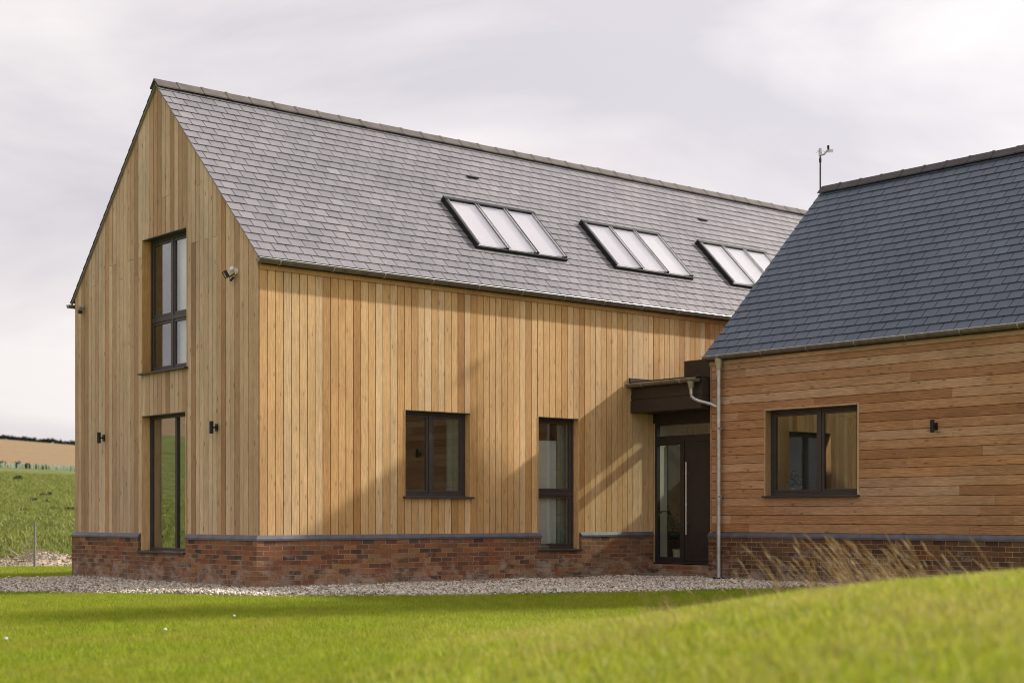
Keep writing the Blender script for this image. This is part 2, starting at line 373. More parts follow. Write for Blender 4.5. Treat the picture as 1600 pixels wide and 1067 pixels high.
# ------------------------------------------------------------------ grass blades
GRAV = np.array([(-7.2, 4.4), (-5.0, 3.6), (-3.23, 1.66), (-2, .15), (-1.04, -1.6), (.6, -2.8), (2.28, -3.62), (4.7, -4.5), (7.9, -4.9), (9, -4.6), (9, -.5), (.3, .3), (.3, 6.45), (0, 6.38), (-1.67, 5.68), (-4.2, 5.3), (-7.2, 6.4)])
def in_poly(x, y, P):
    c = np.zeros(x.shape, bool); j = len(P)-1
    for i in range(len(P)):
        xi, yi = P[i]; xj, yj = P[j]
        c ^= ((yi > y) != (yj > y)) & (x < (xj-xi)*(y-yi)/((yj-yi) if yj != yi else 1e-9)+xi); j = i
    return c
def blades(name, pts, hgt, wid, lean, mat, label, cat, bias=(0, 0), seg=1, z0=None):
    n = len(pts); x = pts[:, 0]; y = pts[:, 1]; z = (gz(x, y) if z0 is None else z0)
    a = rng.uniform(0, 2*np.pi, n); h = hgt*rng.uniform(.55, 1.25, n); wd = wid*rng.uniform(.7, 1.3, n)
    la = rng.uniform(0, 2*np.pi, n); lm = lean*rng.uniform(.2, 1, n)*h
    bx, by = np.cos(a)*wd/2, np.sin(a)*wd/2; tx = x+np.cos(la)*lm+bias[0]*h; ty = y+np.sin(la)*lm+bias[1]*h
    p0 = np.stack([x-bx, y-by, z-.005], -1); p1 = np.stack([x+bx, y+by, z-.005], -1)
    if seg == 1:
        V = np.stack([p0, p1, np.stack([tx, ty, z+h], -1)], 1).reshape(-1, 3); F = np.arange(3*n).reshape(n, 3); k = 1
    else:
        mx = x+(tx-x)*.35; my = y+(ty-y)*.35; mz = z+h*.62
        q0 = np.stack([mx-bx*.8, my-by*.8, mz], -1); q1 = np.stack([mx+bx*.8, my+by*.8, mz], -1)
        V = np.stack([p0, p1, q1, q0, np.stack([tx, ty, z+h], -1)], 1).reshape(-1, 3); b = np.arange(n)*5
        F = np.concatenate([np.stack([b, b+1, b+2], -1), np.stack([b, b+2, b+3], -1), np.stack([b+3, b+2, b+4], -1)]); k = 3
    t = rng.uniform(0, 1, (n, 3)); t[:, 0] = np.clip(rng.normal(.48, .24, n), 0, 1)
    return tag(npmesh(name, V, F, np.tile(t, (k, 1)), mat), label, cat, kind='stuff')
def wedge(n, d0, d1, k0=-.36, k1=.36, p=1.0, extra=.6):
    d = (rng.uniform(d0**(1+p), d1**(1+p), n))**(1/(1+p)); l = rng.uniform(k0, k1, n)*d + rng.uniform(-extra, extra, n)
    return np.stack([CAM[0]+l*RV[0]+d*FV[0], CAM[1]+l*RV[1]+d*FV[1]], -1), l, d
pts, l, d = wedge(430000, 8.2, 22.5)
keep = (~in_poly(pts[:, 0]+rng.normal(0, .035, len(pts)), pts[:, 1]+rng.normal(0, .035, len(pts)), GRAV)) & ((rng.uniform(0, 1, len(l)) > .5+l*.6) | (d > 14.0)) & (pts[:, 1] < 6)
blades('lawn_grass', pts[keep], .048, .008, 1.0, grass_m, 'short mown bright green grass of the lawn before the house', 'grass')
pts, l, d = wedge(36000, 24, 32.4, -.42, -.27)
keep = ~in_poly(pts[:, 0], pts[:, 1], GRAV) & ((pts[:, 0] < -.1) | (pts[:, 1] > 6.5))
blades('lawn_grass', pts[keep], .05, .008, .8, grass_m, 'strip of green grass beyond the gravel, left of the house', 'grass')
pts, l, d = wedge(170000, 3.5, 15.0, -.2, .38, .7, .8)
keep = (rng.uniform(0, 1, len(l)) < np.clip(.45+l*.5, 0, 1)) & (~in_poly(pts[:, 0], pts[:, 1], GRAV))
blades('rough_grass', pts[keep], .07, .006, .9, mgrass_m, 'longer yellow-green grass on the blurred bank in the foreground', 'grass', seg=2)
pts, l, d = wedge(1500, 3.5, 12.0, -.02, .38, .7, .8)
blades('seed_heads', pts[l > -.4], .12, .004, .7, dry_m, 'pale seed heads scattered through the foreground bank', 'grass', bias=(-.25*RV[0], -.25*RV[1]), seg=2)

# ------------------------------------------------------------------ gravel
m = MB(); m.add([(px, py, .012) for px, py in GRAV], [tuple(range(len(GRAV)))])
tag(m.build('gravel_path', gbase_m), kind='structure')
def stones(name, P, size, mat, label, cat):
    n = len(P); oc = np.array([(1, 0, 0), (-1, 0, 0), (0, 1, 0), (0, -1, 0), (0, 0, 1), (0, 0, -1)], float)
    fo = np.array([(0, 2, 4), (2, 1, 4), (1, 3, 4), (3, 0, 4), (2, 0, 5), (1, 2, 5), (3, 1, 5), (0, 3, 5)])
    s = size*rng.uniform(.5, 1.4, (n, 1, 1))*rng.uniform(.6, 1.2, (n, 1, 3)); a = rng.uniform(0, 6.28, n); tl = rng.normal(0, .5, n)
    V = oc[None]*s + rng.normal(0, .12, (n, 6, 3))*s
    ca, sa = np.cos(a)[:, None], np.sin(a)[:, None]; ct, st = np.cos(tl)[:, None], np.sin(tl)[:, None]
    x, y, z = V[..., 0], V[..., 1], V[..., 2]*.75; y, z = y*ct-z*st, y*st+z*ct; x, y = x*ca-y*sa, x*sa+y*ca
    V = np.stack([x, y, z], -1)+P[:, None, :]
    F = (fo[None]+6*np.arange(n)[:, None, None]).reshape(-1, 3); t = np.repeat(rng.uniform(0, 1, (n, 3)), 8, 0)
    return tag(npmesh(name, V.reshape(-1, 3), F, t, mat), label, cat, kind='stuff')
p = np.stack([rng.uniform(-6.5, 9, 150000), rng.uniform(-5, 9.5, 150000)], -1)
p = p[in_poly(p[:, 0]+rng.normal(0, .08, len(p)), p[:, 1]+rng.normal(0, .08, len(p)), GRAV)]
p = p[~((p[:, 0] > .1) & (p[:, 1] > .1)) & ~((p[:, 0] > 8.1) & (p[:, 1] > -9))]
p = p[:42000]; hz = .018+rng.uniform(0, .03, len(p)) + .02*np.sin(p[:, 0]*3)*np.sin(p[:, 1]*2.3)**2
near = np.minimum(np.abs(p[:, 1]), 9) * 0
stones('gravel', np.concatenate([p, hz[:, None]], 1), .026, gravel_m, 'loose pale gravel strip along the foot of both wings', 'gravel')

# ------------------------------------------------------------------ wall helpers
def grid_panel(mb, u0, u1, z0, z1, w0, w1, ops, top=None):
    us = sorted({u0, u1, *[min(max(o[0], u0), u1) for o in ops], *[min(max(o[1], u0), u1) for o in ops]})
    zs = sorted({z0, z1, *[min(max(o[2], z0), z1) for o in ops], *[min(max(o[3], z0), z1) for o in ops]})
    for a, b in zip(us, us[1:]):
        for c, d_ in zip(zs, zs[1:]):
            cx, cz = (a+b)/2, (c+d_)/2
            if any(o[0] < cx < o[1] and o[2] < cz < o[3] for o in ops): continue
            mb.box((a, w0, c), (b, w1, d_))
def vboards(mb, u0, u1, z0, ztop, ops, pitch=.137, gap=.012, w0=0, w1=.020, joints=()):
    """vertical boards; ztop(u) is the top"""
    eds = []
    for e in sorted({u0, u1, *[x for o in ops for x in o[:2] if u0 < x < u1]}):
        if not eds or e-eds[-1] > .06: eds.append(e)
    cols = []
    for e0, e1 in zip(eds, eds[1:]):
        n = max(1, round((e1-e0)/pitch)); p = (e1-e0)/n
        cols += [(e0+i*p, e0+(i+1)*p) for i in range(n)]
    for ca, cb in cols:
        a = ca+gap/2; b = cb-gap/2; spans = [(z0, None)]
        for o in sorted(ops, key=lambda o: o[2]):
            if min(b, o[1])-max(a, o[0]) > .4*(b-a):
                lo, hi = spans.pop()
                if o[2] > lo+.02: spans.append((lo, o[2]))
                spans.append((max(o[3], lo), hi))
        for lo, hi in spans:
            aa, bb = a, b
            ha, hb = (ztop(aa), ztop(bb)) if hi is None else (hi, hi)
            if max(ha, hb) <= lo+.02: continue
            cuts = [lo]
            for jz, pr in joints:
                if lo+.3 < jz < min(ha, hb)-.3 and random.random() < pr: cuts.append(jz+random.choice((0, 0, .0)))
            cuts = sorted(set(cuts)); cuts = [c for k, c in enumerate(cuts) if k == 0 or c-cuts[k-1] > .5]; cuts.append(None)
            off = random.uniform(-.0018, .0018); w = random.random()
            for ci in range(len(cuts)-1):
                l_ = cuts[ci]+(.0025 if ci else 0); last = cuts[ci+1] is None
                ta, tb = (ha, hb) if last else (cuts[ci+1]-.0025,)*2
                T = (min(1, max(0, random.gauss(.5, .27))), random.random(), random.random()**1.5)
                poly = [(aa, w0+off, l_), (bb, w0+off, l_), (bb, w0+off, tb), (aa, w0+off, ta)]
                mb.prism(poly, (0, w1-w0, 0), T)
def hboards(mb, u0, u1, z0, z1, ops, pitch=.1445, gap=.0075, w0=0, w1=.02):
    n = round((z1-z0)/pitch); p = (z1-z0)/n
    for i in range(n):
        a = z0+i*p+gap/2; b = z0+(i+1)*p-gap/2
        spans = [(u0, u1)]
        for o in ops:
            if min(b, o[3])-max(a, o[2]) > .3*(b-a):
                ns = []
                for lo, hi in spans:
                    if o[0] > lo: ns.append((lo, min(hi, o[0])))
                    if o[1] < hi: ns.append((max(lo, o[1]), hi))
                spans = ns
        for lo, hi in spans:
            if hi-lo < .01: continue
            aa, bb = a, b
            for o in ops:
                if min(hi, o[1])-max(lo, o[0]) > 0.02:
                    if o[3] > a and o[3] < b: aa = o[3]
                    if o[2] > a and o[2] < b: bb = o[2]
            x = lo
            first = random.uniform(.4, 3.0)
            while x < hi-1e-4:
                e = min(hi, x+first); first = random.uniform(1.6, 4.0)
                if hi-e < .35: e = hi
                T = (min(.97, max(0, random.gauss(.5, .27))), random.random(), random.random()**.8)
                o_ = random.uniform(-.0015, .0015)
                # shiplap: lower edge a touch proud
                mb.prism([(x+.0012, w0+o_-.004, aa), (x+.0012, w1, aa), (x+.0012, w1, bb), (x+.0012, w0+o_, bb)], (e-x-.0024, 0, 0), T)
                x = e
def window(parent, f, u0, u1, z0, z1, label=None, mull=(), trans=(), rec=.13, sash=True, reveal_mat=None, gl=None, blinds=(), sill=True, frame_w=.055, sash_split=None):
    fr = MB(f); d0, d1 = rec, rec+.07; W = frame_w
    fr.box((u0, d0, z0), (u0+W, d1, z1)); fr.box((u1-W, d0, z0), (u1, d1, z1))
    fr.box((u0+W, d0, z1-W), (u1-W, d1, z1)); fr.box((u0+W, d0, z0), (u1-W, d1, z0+W))
    us = [u0+W]+[x for m_ in mull for x in (m_-W*.55, m_+W*.55)]+[u1-W]; zs = [z0+W]+[x for m_ in trans for x in (m_-W*.7, m_+W*.7)]+[z1-W]
    for m_ in mull: fr.box((m_-W*.55, d0, z0+W), (m_+W*.55, d1, z1-W))
    for m_ in trans:
        for k in range(0, len(us), 2): fr.box((us[k], d0+.001, m_-W*.7), (us[k+1], d1, m_+W*.7))
    panes = []; S = .042 if sash else 0
    for i in range(0, len(us), 2):
        for j in range(0, len(zs), 2):
            a, b, c, d_ = us[i]+.003, us[i+1]-.003, zs[j]+.003, zs[j+1]-.003
            if sash:
                e0, e1 = d0+.012, d1+.01
                fr.box((a, e0, c), (a+S, e1, d_)); fr.box((b-S, e0, c), (b, e1, d_)); fr.box((a+S, e0, c), (b-S, e1, c+S)); fr.box((a+S, e0, d_-S), (b-S, e1, d_))
            panes.append((a+S, b-S, c+S, d_-S))
    w_ = fr.build('window', frame_m, parent, bevel=.003)
    if label: w_['label'] = label
    for a, b, c, d_ in panes:
        g_ = MB(f); g_.box((a-.004, d0+.030, c-.004), (b+.004, d0+.036, d_+.004)); g_.build('pane', gl or glass_m, w_)
    rv = MB(f); rv.box((u0-.001, -.004, z0), (u0+.0155, rec-.001, z1)); rv.build('reveal', reveal_mat, w_)
    rv = MB(f); rv.box((u1-.0155, -.004, z0), (u1+.001, rec-.001, z1)); rv.build('reveal', reveal_mat, w_)
    hd = MB(f); hd.box((u0+.016, .001, z1-.012), (u1-.016, rec-.001, z1+.003)); hd.build('head_trim', frame_m, w_)
    if sill:
        sm = MB(f); sm.prism([(u0-.03, -.075, z0-.03), (u0-.03, -.075, z0-.004), (u0-.03, rec-.001, z0+.012), (u0-.03, rec-.001, z0-.03)], (u1-u0+.06, 0, 0)); sm.build('sill', frame_m, w_, bevel=.003)
    for (a, b, c, d_, mt, nm, dep) in blinds:
        bm_ = MB(f); nfold = max(2, int((b-a)/.09)) if nm == 'curtain' else 1
        if nfold == 1: bm_.box((a, dep, c), (b, dep+.006, d_))
        else:
            for k in range(nfold*4):
                u_, v_ = a+(b-a)*k/(nfold*4), a+(b-a)*(k+1)/(nfold*4); d_a = dep+.02*math.sin(k*math.pi/2); d_b = dep+.02*math.sin((k+1)*math.pi/2)
                bm_.add([(u_, d_a, c), (v_, d_b, c), (v_, d_b, d_), (u_, d_a, d_), (u_, d_a+.004, c), (v_, d_b+.004, c), (v_, d_b+.004, d_), (u_, d_a+.004, d_)], [(0, 1, 2, 3), (4, 5, 6, 7)])
        bm_.build(nm, mt, w_)
    return w_
def coping(mb, u0, u1, z0, z1, face=-.055):
    L_ = u1-u0; n = max(1, round(L_/.44)); p = L_/n
    for i in range(n):
        a = u0+i*p+.001; o = random.uniform(-.0015, .0015)
        mb.prism([(a, .03, z0), (a, face+o, z0), (a, face+o, z0+.030), (a, face+.012+o, z0+.040), (a, -.002, z1), (a, .03, z1)], (p-.002, 0, 0))

def slates(parent, name, mat, org, du, length, run, rise, gauge=.2, wid=.25, over=.0, skip=None):
    """org: eave start (x,y,z); du: unit vector along the eave; run: unit horizontal vector up the slope; rise: dz per unit run"""
    org = Vector(org); du = Vector(du); sl_ = (Vector(run)+Vector((0, 0, rise))); k = sl_.length; s = sl_.normalized(); nrm = du.cross(s).normalized()
    if nrm.z < 0: nrm = -nrm
    total = RUN_LEN[0]*k; rows = math.ceil(total/gauge); g = total/rows
    mb = MB(); deck = []
    for r_ in range(rows):
        t0 = r_*g; x = -(wid/2 if r_ % 2 else 0)
        while x < length-.001:
            a, b = max(x, 0)+.0058, min(x+wid, length)-.0058
            x += wid
            if b-a < .02: continue
            j = random.uniform(-.003, .003); lift = .015+random.uniform(0, .004); tl = random.uniform(-.0015, .0015)
            t1 = min(t0+g*1.04, total)
            e = org+s*(t0+j)
            P = [org+du*a+s*(t0+j)+nrm*(lift+tl), org+du*b+s*(t0+j)+nrm*(lift-tl), org+du*b+s*t1+nrm*.003, org+du*a+s*t1+nrm*.003]
            Q = [p-nrm*.009 for p in P[:2]]+[p-nrm*.0025 for p in P[2:]]
            T = (min(1, max(0, random.gauss(.45, .17))), random.random(), random.random())
            mb.add(P+Q, [(0, 1, 2, 3), (0, 4, 5, 1), (1, 5, 6, 2), (3, 7, 4, 0)], T, raw=True)
    return mb.build(name, mat, parent)
def ridge_tiles(parent, mat, p0, du, length, rise, side):
    """angular ridge tiles"""
    n = round(length/.46); p = length/n; mb = MB(); p0 = Vector(p0); du = Vector(du); sd = Vector(side)
    for i in range(n):
        o = random.uniform(-.004, .004); a = p0+du*(i*p+.004)+Vector((0, 0, o)); W = .14; H = W*rise
        for k, (e0, e1, ex) in enumerate(((0, p-.055, 0), (p-.055, p-.004, .010))):
            pr = [(-W-ex, -H-ex*.2), (0, ex), (W+ex, -H-ex*.2), (W+ex, -H-.022), (0, -.03), (-W-ex, -H-.022)]
            A_ = [a+du*e0+sd*q[0]+Vector((0, 0, q[1])) for q in pr]
            mb.prism(A_, du*(e1-e0), (random.random(),)*3)
    return mb.build('ridge_tiles', mat, parent)
def gutter(parent, p0, du, out, length, r=.062, outlet=None, name='gutter', mat=None, clips=True):
    """half-round gutter; p0 = centre of its open top at the start, out = unit vector away from the wall"""
    p0 = Vector(p0); du = Vector(du); o = Vector(out); mb = MB(); n = 12; sec = []
    for k in range(n+1):
        th = math.pi*k/n; sec.append(o*(math.cos(th)*r)+Vector((0, 0, -math.sin(th)*r)))
    seci = [v*.93+Vector((0, 0, .0)) for v in sec]
    q = [p0+v for v in sec]+[p0+v for v in reversed(seci)]; m_ = len(q)
    mb.add(q+[v+du*length for v in q], [(i, (i+1) % m_, (i+1) % m_+m_, i+m_) for i in range(m_)], None, True, True)
    for e in (0, length):   # stop ends
        c = p0+du*e; mb.prism([c+v for v in sec], du*(.004 if e == 0 else -.004))
    g_ = mb.build(name, mat or gut_m, parent)
    mb = MB(); mb.tube([p0+o*r+Vector((0, 0, .004)), p0+o*r+Vector((0, 0, .004))+du*length], .009, 8); mb.build('gutter_bead', zinc_m, g_)
    if clips:
        k = .35
        while k < min(length, 11.0):
            cl = MB(); c = p0+du*k; pts = []
            for j in range(9):
                th = math.pi*j/8; pts.append(c+o*(math.cos(th)*(r+.006))+Vector((0, 0, -math.sin(th)*(r+.006))))
            for a, b in zip(pts, pts[1:]): cl.prism([a, b, b+Vector((0, 0, -.003))+o*0, a+Vector((0, 0, -.003))], du*.022)
            k += .95; cl.build('bracket', zinc_m, g_)
    return g_

# ================================================================== BARN A (vertical boards, two storeys)
A = empty('barn_house', (8.4, 3.18, 0))
tag(A, 'two-storey timber barn house with upright boards, brick plinth and three skylights in its slate roof', 'house', 'barn wings of the house')
WA = 6.36; LA = 16.75; ZC = .82; RISE = .997; E0 = 5.03; RID = E0+RISE*WA/2
SA = lambda u, w_, z: (u, w_, z)            # long wall: u = X, depth = +Y
GA = lambda u, w_, z: (w_, u, z)            # gable wall: u = Y, depth = +X
opsS = [(2.684, 4.04, 1.42, 2.80), (5.505, 6.475, .53, 2.81)]
opsG = [(2.17, 3.73, 3.48, 5.70), (2.20, 3.76, .53, 2.77)]
EA = 4.80
mb = MB(SA)
vboards(mb, 0.024, 8.33, ZC, lambda u: EA, opsS, joints=())
vboards(mb, 8.34, LA, 3.3, lambda u: EA, [], joints=())
mb.build('side_boarding', wood_side, A)
gt = lambda y: min(E0+RISE*y, E0+RISE*(WA-y))-.03
mb = MB(GA); vboards(mb, 0, WA/2-.0, ZC, gt, opsG, joints=((5.42, .16), (5.1, .12), (3.1, .07), (6.3, .15)))
vboards(mb, WA/2, WA, ZC, gt, opsG, joints=((5.42, .5), (5.15, .25), (3.1, .07)))
mb.build('gable_boarding', wood_gable, A)
# membrane and core
mb = MB(SA); grid_panel(mb, .03, LA, .1, EA, .021, .03, opsS); mb.build('membrane', membrane_m, A)
def gable_top(mb, w0, w1, lo=4.98, inset=.1):
    gy = lambda z: (z-E0+inset*1.2)/RISE     # roof line y at height z
    o = opsG[0]
    mb.prism([(gy(lo), w0, lo), (o[0], w0, lo), (o[0], w0, o[3]), (gy(o[3]), w0, o[3])], (0, w1-w0, 0))
    mb.prism([(WA-gy(lo), w0, lo), (o[1], w0, lo), (o[1], w0, o[3]), (WA-gy(o[3]), w0, o[3])], (0, w1-w0, 0))
    mb.prism([(gy(o[3]), w0, o[3]+.0005), (WA-gy(o[3]), w0, o[3]+.0005), (WA/2, w0, RID-inset*1.2)], (0, w1-w0, 0))
mb = MB(GA); grid_panel(mb, .031, WA-.03, .1, 4.98, .021, .03, opsG); gable_top(mb, .021, .03)
mb.build('membrane', membrane_m, A)
mb = MB(SA)
grid_panel(mb, .031, LA, 0, 4.85, .031, .25, opsS+[(8.5, 8.501, 0, .001)])
mb.box((.031, WA-.25, 0), (LA, WA, 4.95))                      # back wall
mb.map = GA; grid_panel(mb, .251, WA-.251, 0, 4.84, .032, .25, opsG)
gable_top(mb, .032, .25, 4.845, .2)
mb.prism([(.26, LA-.25, 4.845), (WA-.26, LA-.25, 4.845), (WA-.26, LA-.25, 5.0), (WA/2, LA-.25, RID-.2), (.26, LA-.25, 5.0)], (0, .2, 0))
mb.map = IDM
mb.box((LA-.249, .251, 0), (LA, WA-.251, 4.84))
mb.box((.26, .26, 2.86), (LA-.3, WA-.26, 3.02))                # first floor
mb.box((2.2, .26, .16), (2.3, WA-.26, 2.85)); mb.box((8.6, .26, .16), (8.7, WA-.26, 2.85)); mb.box((2.31, 3.2, .16), (5.0, 3.3, 2.85)); mb.box((5.1, 1.7, .16), (8.59, 1.8, 2.85)); mb.box((5.01, .26, .16), (5.09, WA-.26, 2.85))
mb.box((4.2, .26, 3.03), (4.3, WA-.26, 4.95))
mb.build('wall', plaster_m, A)
mb = MB(); mb.box((.26, .26, .06), (LA-.3, WA-.26, .155)); mb.build('floor', carp_m, A)
# brick plinth
def wallbox(mb, f, lst, w0, w1):
    mb.map = f
    for u0, u1, z0, z1 in lst: mb.box((u0, w0, z0), (u1, w1, z1))
mb = MB(); PZ = .735
wallbox(mb, SA, [(-.04, 5.55, -.1, PZ), (6.50, 8.28, -.1, PZ), (5.5505, 6.4995, -.1, .50)], -.04, .02)
wallbox(mb, GA, [(.021, 2.15, -.1, PZ), (3.80, WA+.04, -.1, PZ), (2.1505, 3.7995, -.1, .50)], -.04, .0195)
mb.build('brick_plinth', brick_m, A)
for f_, a_, b_ in ((SA, 6.50, 8.29), (GA, .001, 2.165), (GA, 3.785, WA+.05)):
    mb = MB(f_); coping(mb, a_, b_, PZ+.001, ZC); mb.build('plinth_coping', tile_m, A)
mb = MB(SA); coping(mb, -.004, 5.565, PZ+.001, ZC)
mb.map = IDM; mb.prism([(-.055, -.055, PZ+.001), (-.055, -.005, PZ+.001), (-.005, -.005, PZ+.001), (-.005, -.055, PZ+.001)], (0, 0, .03))
mb.add([(-.055, -.055, PZ+.031), (-.055, 0, PZ+.031), (0, -.055, PZ+.031), (-.002, -.002, ZC), ], [(0, 1, 3), (0, 3, 2)])
mb.build('plinth_coping', tile_m, A)
# roof
RUN_LEN = [WA/2+.10]
roofA = MB(); T_ = .14
for sgn in (1, -1):
    y0, y1 = (-.06, WA/2) if sgn == 1 else (WA+.06, WA/2)
    z0 = E0-RISE*.06
    roofA.add([(.022, y0, z0-.012), (LA+.03, y0, z0-.012), (LA+.03, y1, RID-.012), (.022, y1, RID-.012), (.022, y0, z0-T_), (LA+.03, y0, z0-T_), (LA+.03, y1, RID-T_), (.022, y1, RID-T_)],
              [(0, 1, 2, 3), (4, 7, 6, 5), (0, 4, 5, 1), (0, 3, 7, 4), (1, 5, 6, 2)])
rfA = roofA.build('roof', dark_m, A)
slates(rfA, 'slates', slate_a, (-.055, -.10, E0-RISE*.10), (1, 0, 0), LA+.1, (0, 1, 0), RISE)
slates(rfA, 'slates', slate_a, (-.055, WA+.10, E0-RISE*.10), (1, 0, 0), LA+.1, (0, -1, 0), RISE)
ridge_tiles(rfA, ridge_a, (-.07, WA/2, RID+.075), (1, 0, 0), LA+.14, .93, (0, 1, 0))
mb = MB(GA)   # dark verge strip under the slates
for sgn in (1, -1):
    ya, yb = (-.085, WA/2) if sgn == 1 else (WA+.085, WA/2); za = E0-RISE*.085
    mb.prism([(ya, -.035, za-.032), (ya, -.035, za-.008), (yb, -.035, RID-.008), (yb, -.035, RID-.032)], (0, .034, 0))
mb.build('verge_trim', post_m, rfA)
# fascia under the eaves, gutter
mb = MB(); mb.box((.03, -.024, 4.765), (LA, -.0005, 4.93), (.2, .3, .2)); mb.build('fascia', wood_side, A)
gutter(A, (-.06, -.100, 4.905), (1, 0, 0), (0, -1, 0), LA+.1)
gutter(A, (-.09, WA+.10, 4.905), (1, 0, 0), (0, 1, 0), LA+.1, clips=False)
# windows
window(A, SA, *opsS[0], mull=(3.30,), reveal_mat=wood_side, label='two-light casement window in the long wall',
       blinds=[(3.72, 3.98, 1.45, 2.74, teal_m, 'curtain', .24)])
window(A, SA, *opsS[1], trans=(1.50,), reveal_mat=wood_side, label='tall narrow window with a crossbar in the long wall',
       blinds=[(5.56, 6.13, .58, 2.42, blind_m, 'blind', .22), (6.16, 6.44, .58, 2.74, teal_m, 'curtain', .24)])
window(A, GA, *opsG[0], mull=(2.95,), trans=(4.36,), rec=.15, reveal_mat=wood_side, label='tall four-pane upper window in the gable',
       blinds=[(2.24, 3.14, 3.5, 5.67, paleblind_m, 'blind', .26)])
window(A, GA, *opsG[1], mull=(2.83,), rec=.15, sash=False, reveal_mat=wood_side, label='tall ground-floor window in the gable', gl=glass('gable_glass', .15, kfac=2))
# roof windows, three lights each
nA = Vector((0, -RISE, 1)).normalized(); sA = Vector((0, 1, RISE)).normalized()
def roof_pt(x, s_, h): return Vector((x, 0, E0))+sA*s_+nA*h
kS = math.sqrt(1+RISE*RISE)
for x0 in (4.66, 7.96, 11.18):
    x1 = x0+2.09; s0, s1 = .665*kS, 1.575*kS
    def RB(mb, xa, xb, sa, sb, ha, hb):
        P = [roof_pt(xa, sa, ha), roof_pt(xb, sa, ha), roof_pt(xb, sb, ha), roof_pt(xa, sb, ha)]
        mb.prism(P, nA*(hb-ha))
    fr = MB()
    RB(fr, x0, x0+.045, s0, s1, .005, .10); RB(fr, x1-.045, x1, s0, s1, .005, .10)
    RB(fr, x0-.015, x1+.015, s1, s1+.065, .005, .115); RB(fr, x0-.01, x1+.01, s0-.035, s0, .005, .07)
    for k in (1, 2): xm = x0+(x1-x0)*k/3; RB(fr, xm-.026, xm+.026, s0, s1, .03, .095)
    rw = fr.build('roof_window', black_m, rfA, bevel=.004)
    rw['label'] = {4.66: 'three-light roof window nearest the gable', 7.96: 'middle three-light roof window', 11.18: 'roof window partly hidden by the other roof'}[x0]
    for k in range(3):
        xa = x0+.055+(x1-x0-.11)*k/3+(.02 if k else 0); xb = x0+.055+(x1-x0-.11)*(k+1)/3-(.02 if k < 2 else 0)
        for (p_, q_, r_, t_) in ((xa, xa+.018, s0, s1), (xb-.018, xb, s0, s1)): tr = MB(); RB(tr, p_, q_, r_, t_, .095, .106); tr.build('glazing_bar', zinc_m, rw)
        p2 = MB(); RB(p2, xa, xb, s0, s1-.0, .085, .091); p2.build('pane', glass_roof, rw)
        p3 = MB(); RB(p3, xa, xb, s0+.002, s1-.002, .03, .036); p3.build('blind', paleblind_m, rw)  # white sheet under the glass stands in for the bright sky it mirrors
for vx in (5.93, 12.16):
    mb = MB(); P = [roof_pt(vx-.12, 2.30*kS, .02), roof_pt(vx+.12, 2.30*kS, .02), roof_pt(vx+.12, 2.36*kS, .02), roof_pt(vx-.12, 2.36*kS, .02)]
    mb.add(P+[p_+nA*.03 for p_ in P[:2]]+[p_+nA*.004 for p_ in P[2:]], [(0, 1, 5, 4), (4, 5, 6, 7), (0, 4, 7, 3), (1, 2, 6, 5)], raw=True)
    mb.build('vent_tile', black_m, rfA)

# ------------------------------------------------------------------ link and porch (part of the same house)
XB, YB = 7.95, -1.75; XD = 8.35
DF = lambda u, w_, z: (XD+w_, u, z)
mb = MB()   # fascias, soffit, roof deck
mb.box((7.76, YB+.02, 3.185), (8.9, -.0, 3.50)); mb.box((7.735, YB+.02, 2.965), (8.34, -.001, 3.184)); mb.box((7.75, YB+.02, 3.21), (7.759, -.001, 3.29))
mb.box((8.341, YB+.02, 2.80), (8.5, -.001, 3.184)); mb.box((7.70, YB+.02, 3.501), (8.9, -.0, 3.525)); mb.box((7.70, -.03, 3.526), (8.84, -.0, 3.60))
porch = mb.build('porch_roof', dark_m, A, bevel=.004)
gutter(porch, (7.665, -.02, 3.475), (0, -1, 0), (-1, 0, 0), 1.70, outlet=None)
mb = MB()   # roof-light upstand behind the porch roof
bx0, bx1, by0, by1, bz = 8.86, 12.9, -1.62, -.27, 3.955
for a, b in (((bx0, by0, 3.3), (bx0+.08, by1, bz)), ((bx1-.08, by0, 3.3), (bx1, by1, bz)), ((bx0+.081, by0, 3.3), (bx1-.081, by0+.06, bz)), ((bx0+.081, by1-.06, 3.3), (bx1-.081, by1, bz))): mb.box(a, b)
mb.box((8.90, by1+.001, 3.3), (bx1, -.001, 3.5)); mb.build('rooflight_upstand', dark_m, A)
mb = MB(); mb.box((bx0+.09, by0+.07, bz-.05), (bx1-.09, by1-.07, bz-.04)); mb.build('rooflight_pane', glass_clear, A)
mb = MB(); mb.box((8.46, -.03, .26), (12.8, -.002, 3.29)); mb.box((12.81, YB+.03, .26), (12.9, -.03, 3.29)); mb.box((8.46, YB+.03, .26), (12.8, YB+.05, 3.29)); mb.build('hall_wall', plaster_m, A)
mb = MB(); mb.box((8.3, YB+.02, .05), (12.9, -.001, .255)); mb.build('hall_floor', carp_m, A)
mb = MB(); mb.box((11.0, YB+.06, .26), (11.08, -.45, 3.0)); mb.build('hall_partition', dark_m, A)
mb = MB(); mb.box((8.66, -.05, .262), (10.4, -.031, 2.42)); mb.build('hall_dark_panel', dark_m, A)  # dark panel on the hall wall standing in for the unlit opening
# brick and concrete step under the door
mb = MB(); mb.box((8.27, YB+.01, .03), (8.299, -.002, .235)); mb.build('door_plinth', brick_m, A)
mb = MB(); mb.box((8.02, YB+.015, -.02), (8.268, -.045, .045)); mb.build('door_step', conc_m, A)
# timber cheek between side wall and door frame
mb = MB(); mb.box((8.34, -.02, .26), (8.35, .02, 2.80)); mb.build('door_cheek', wood_side, A)
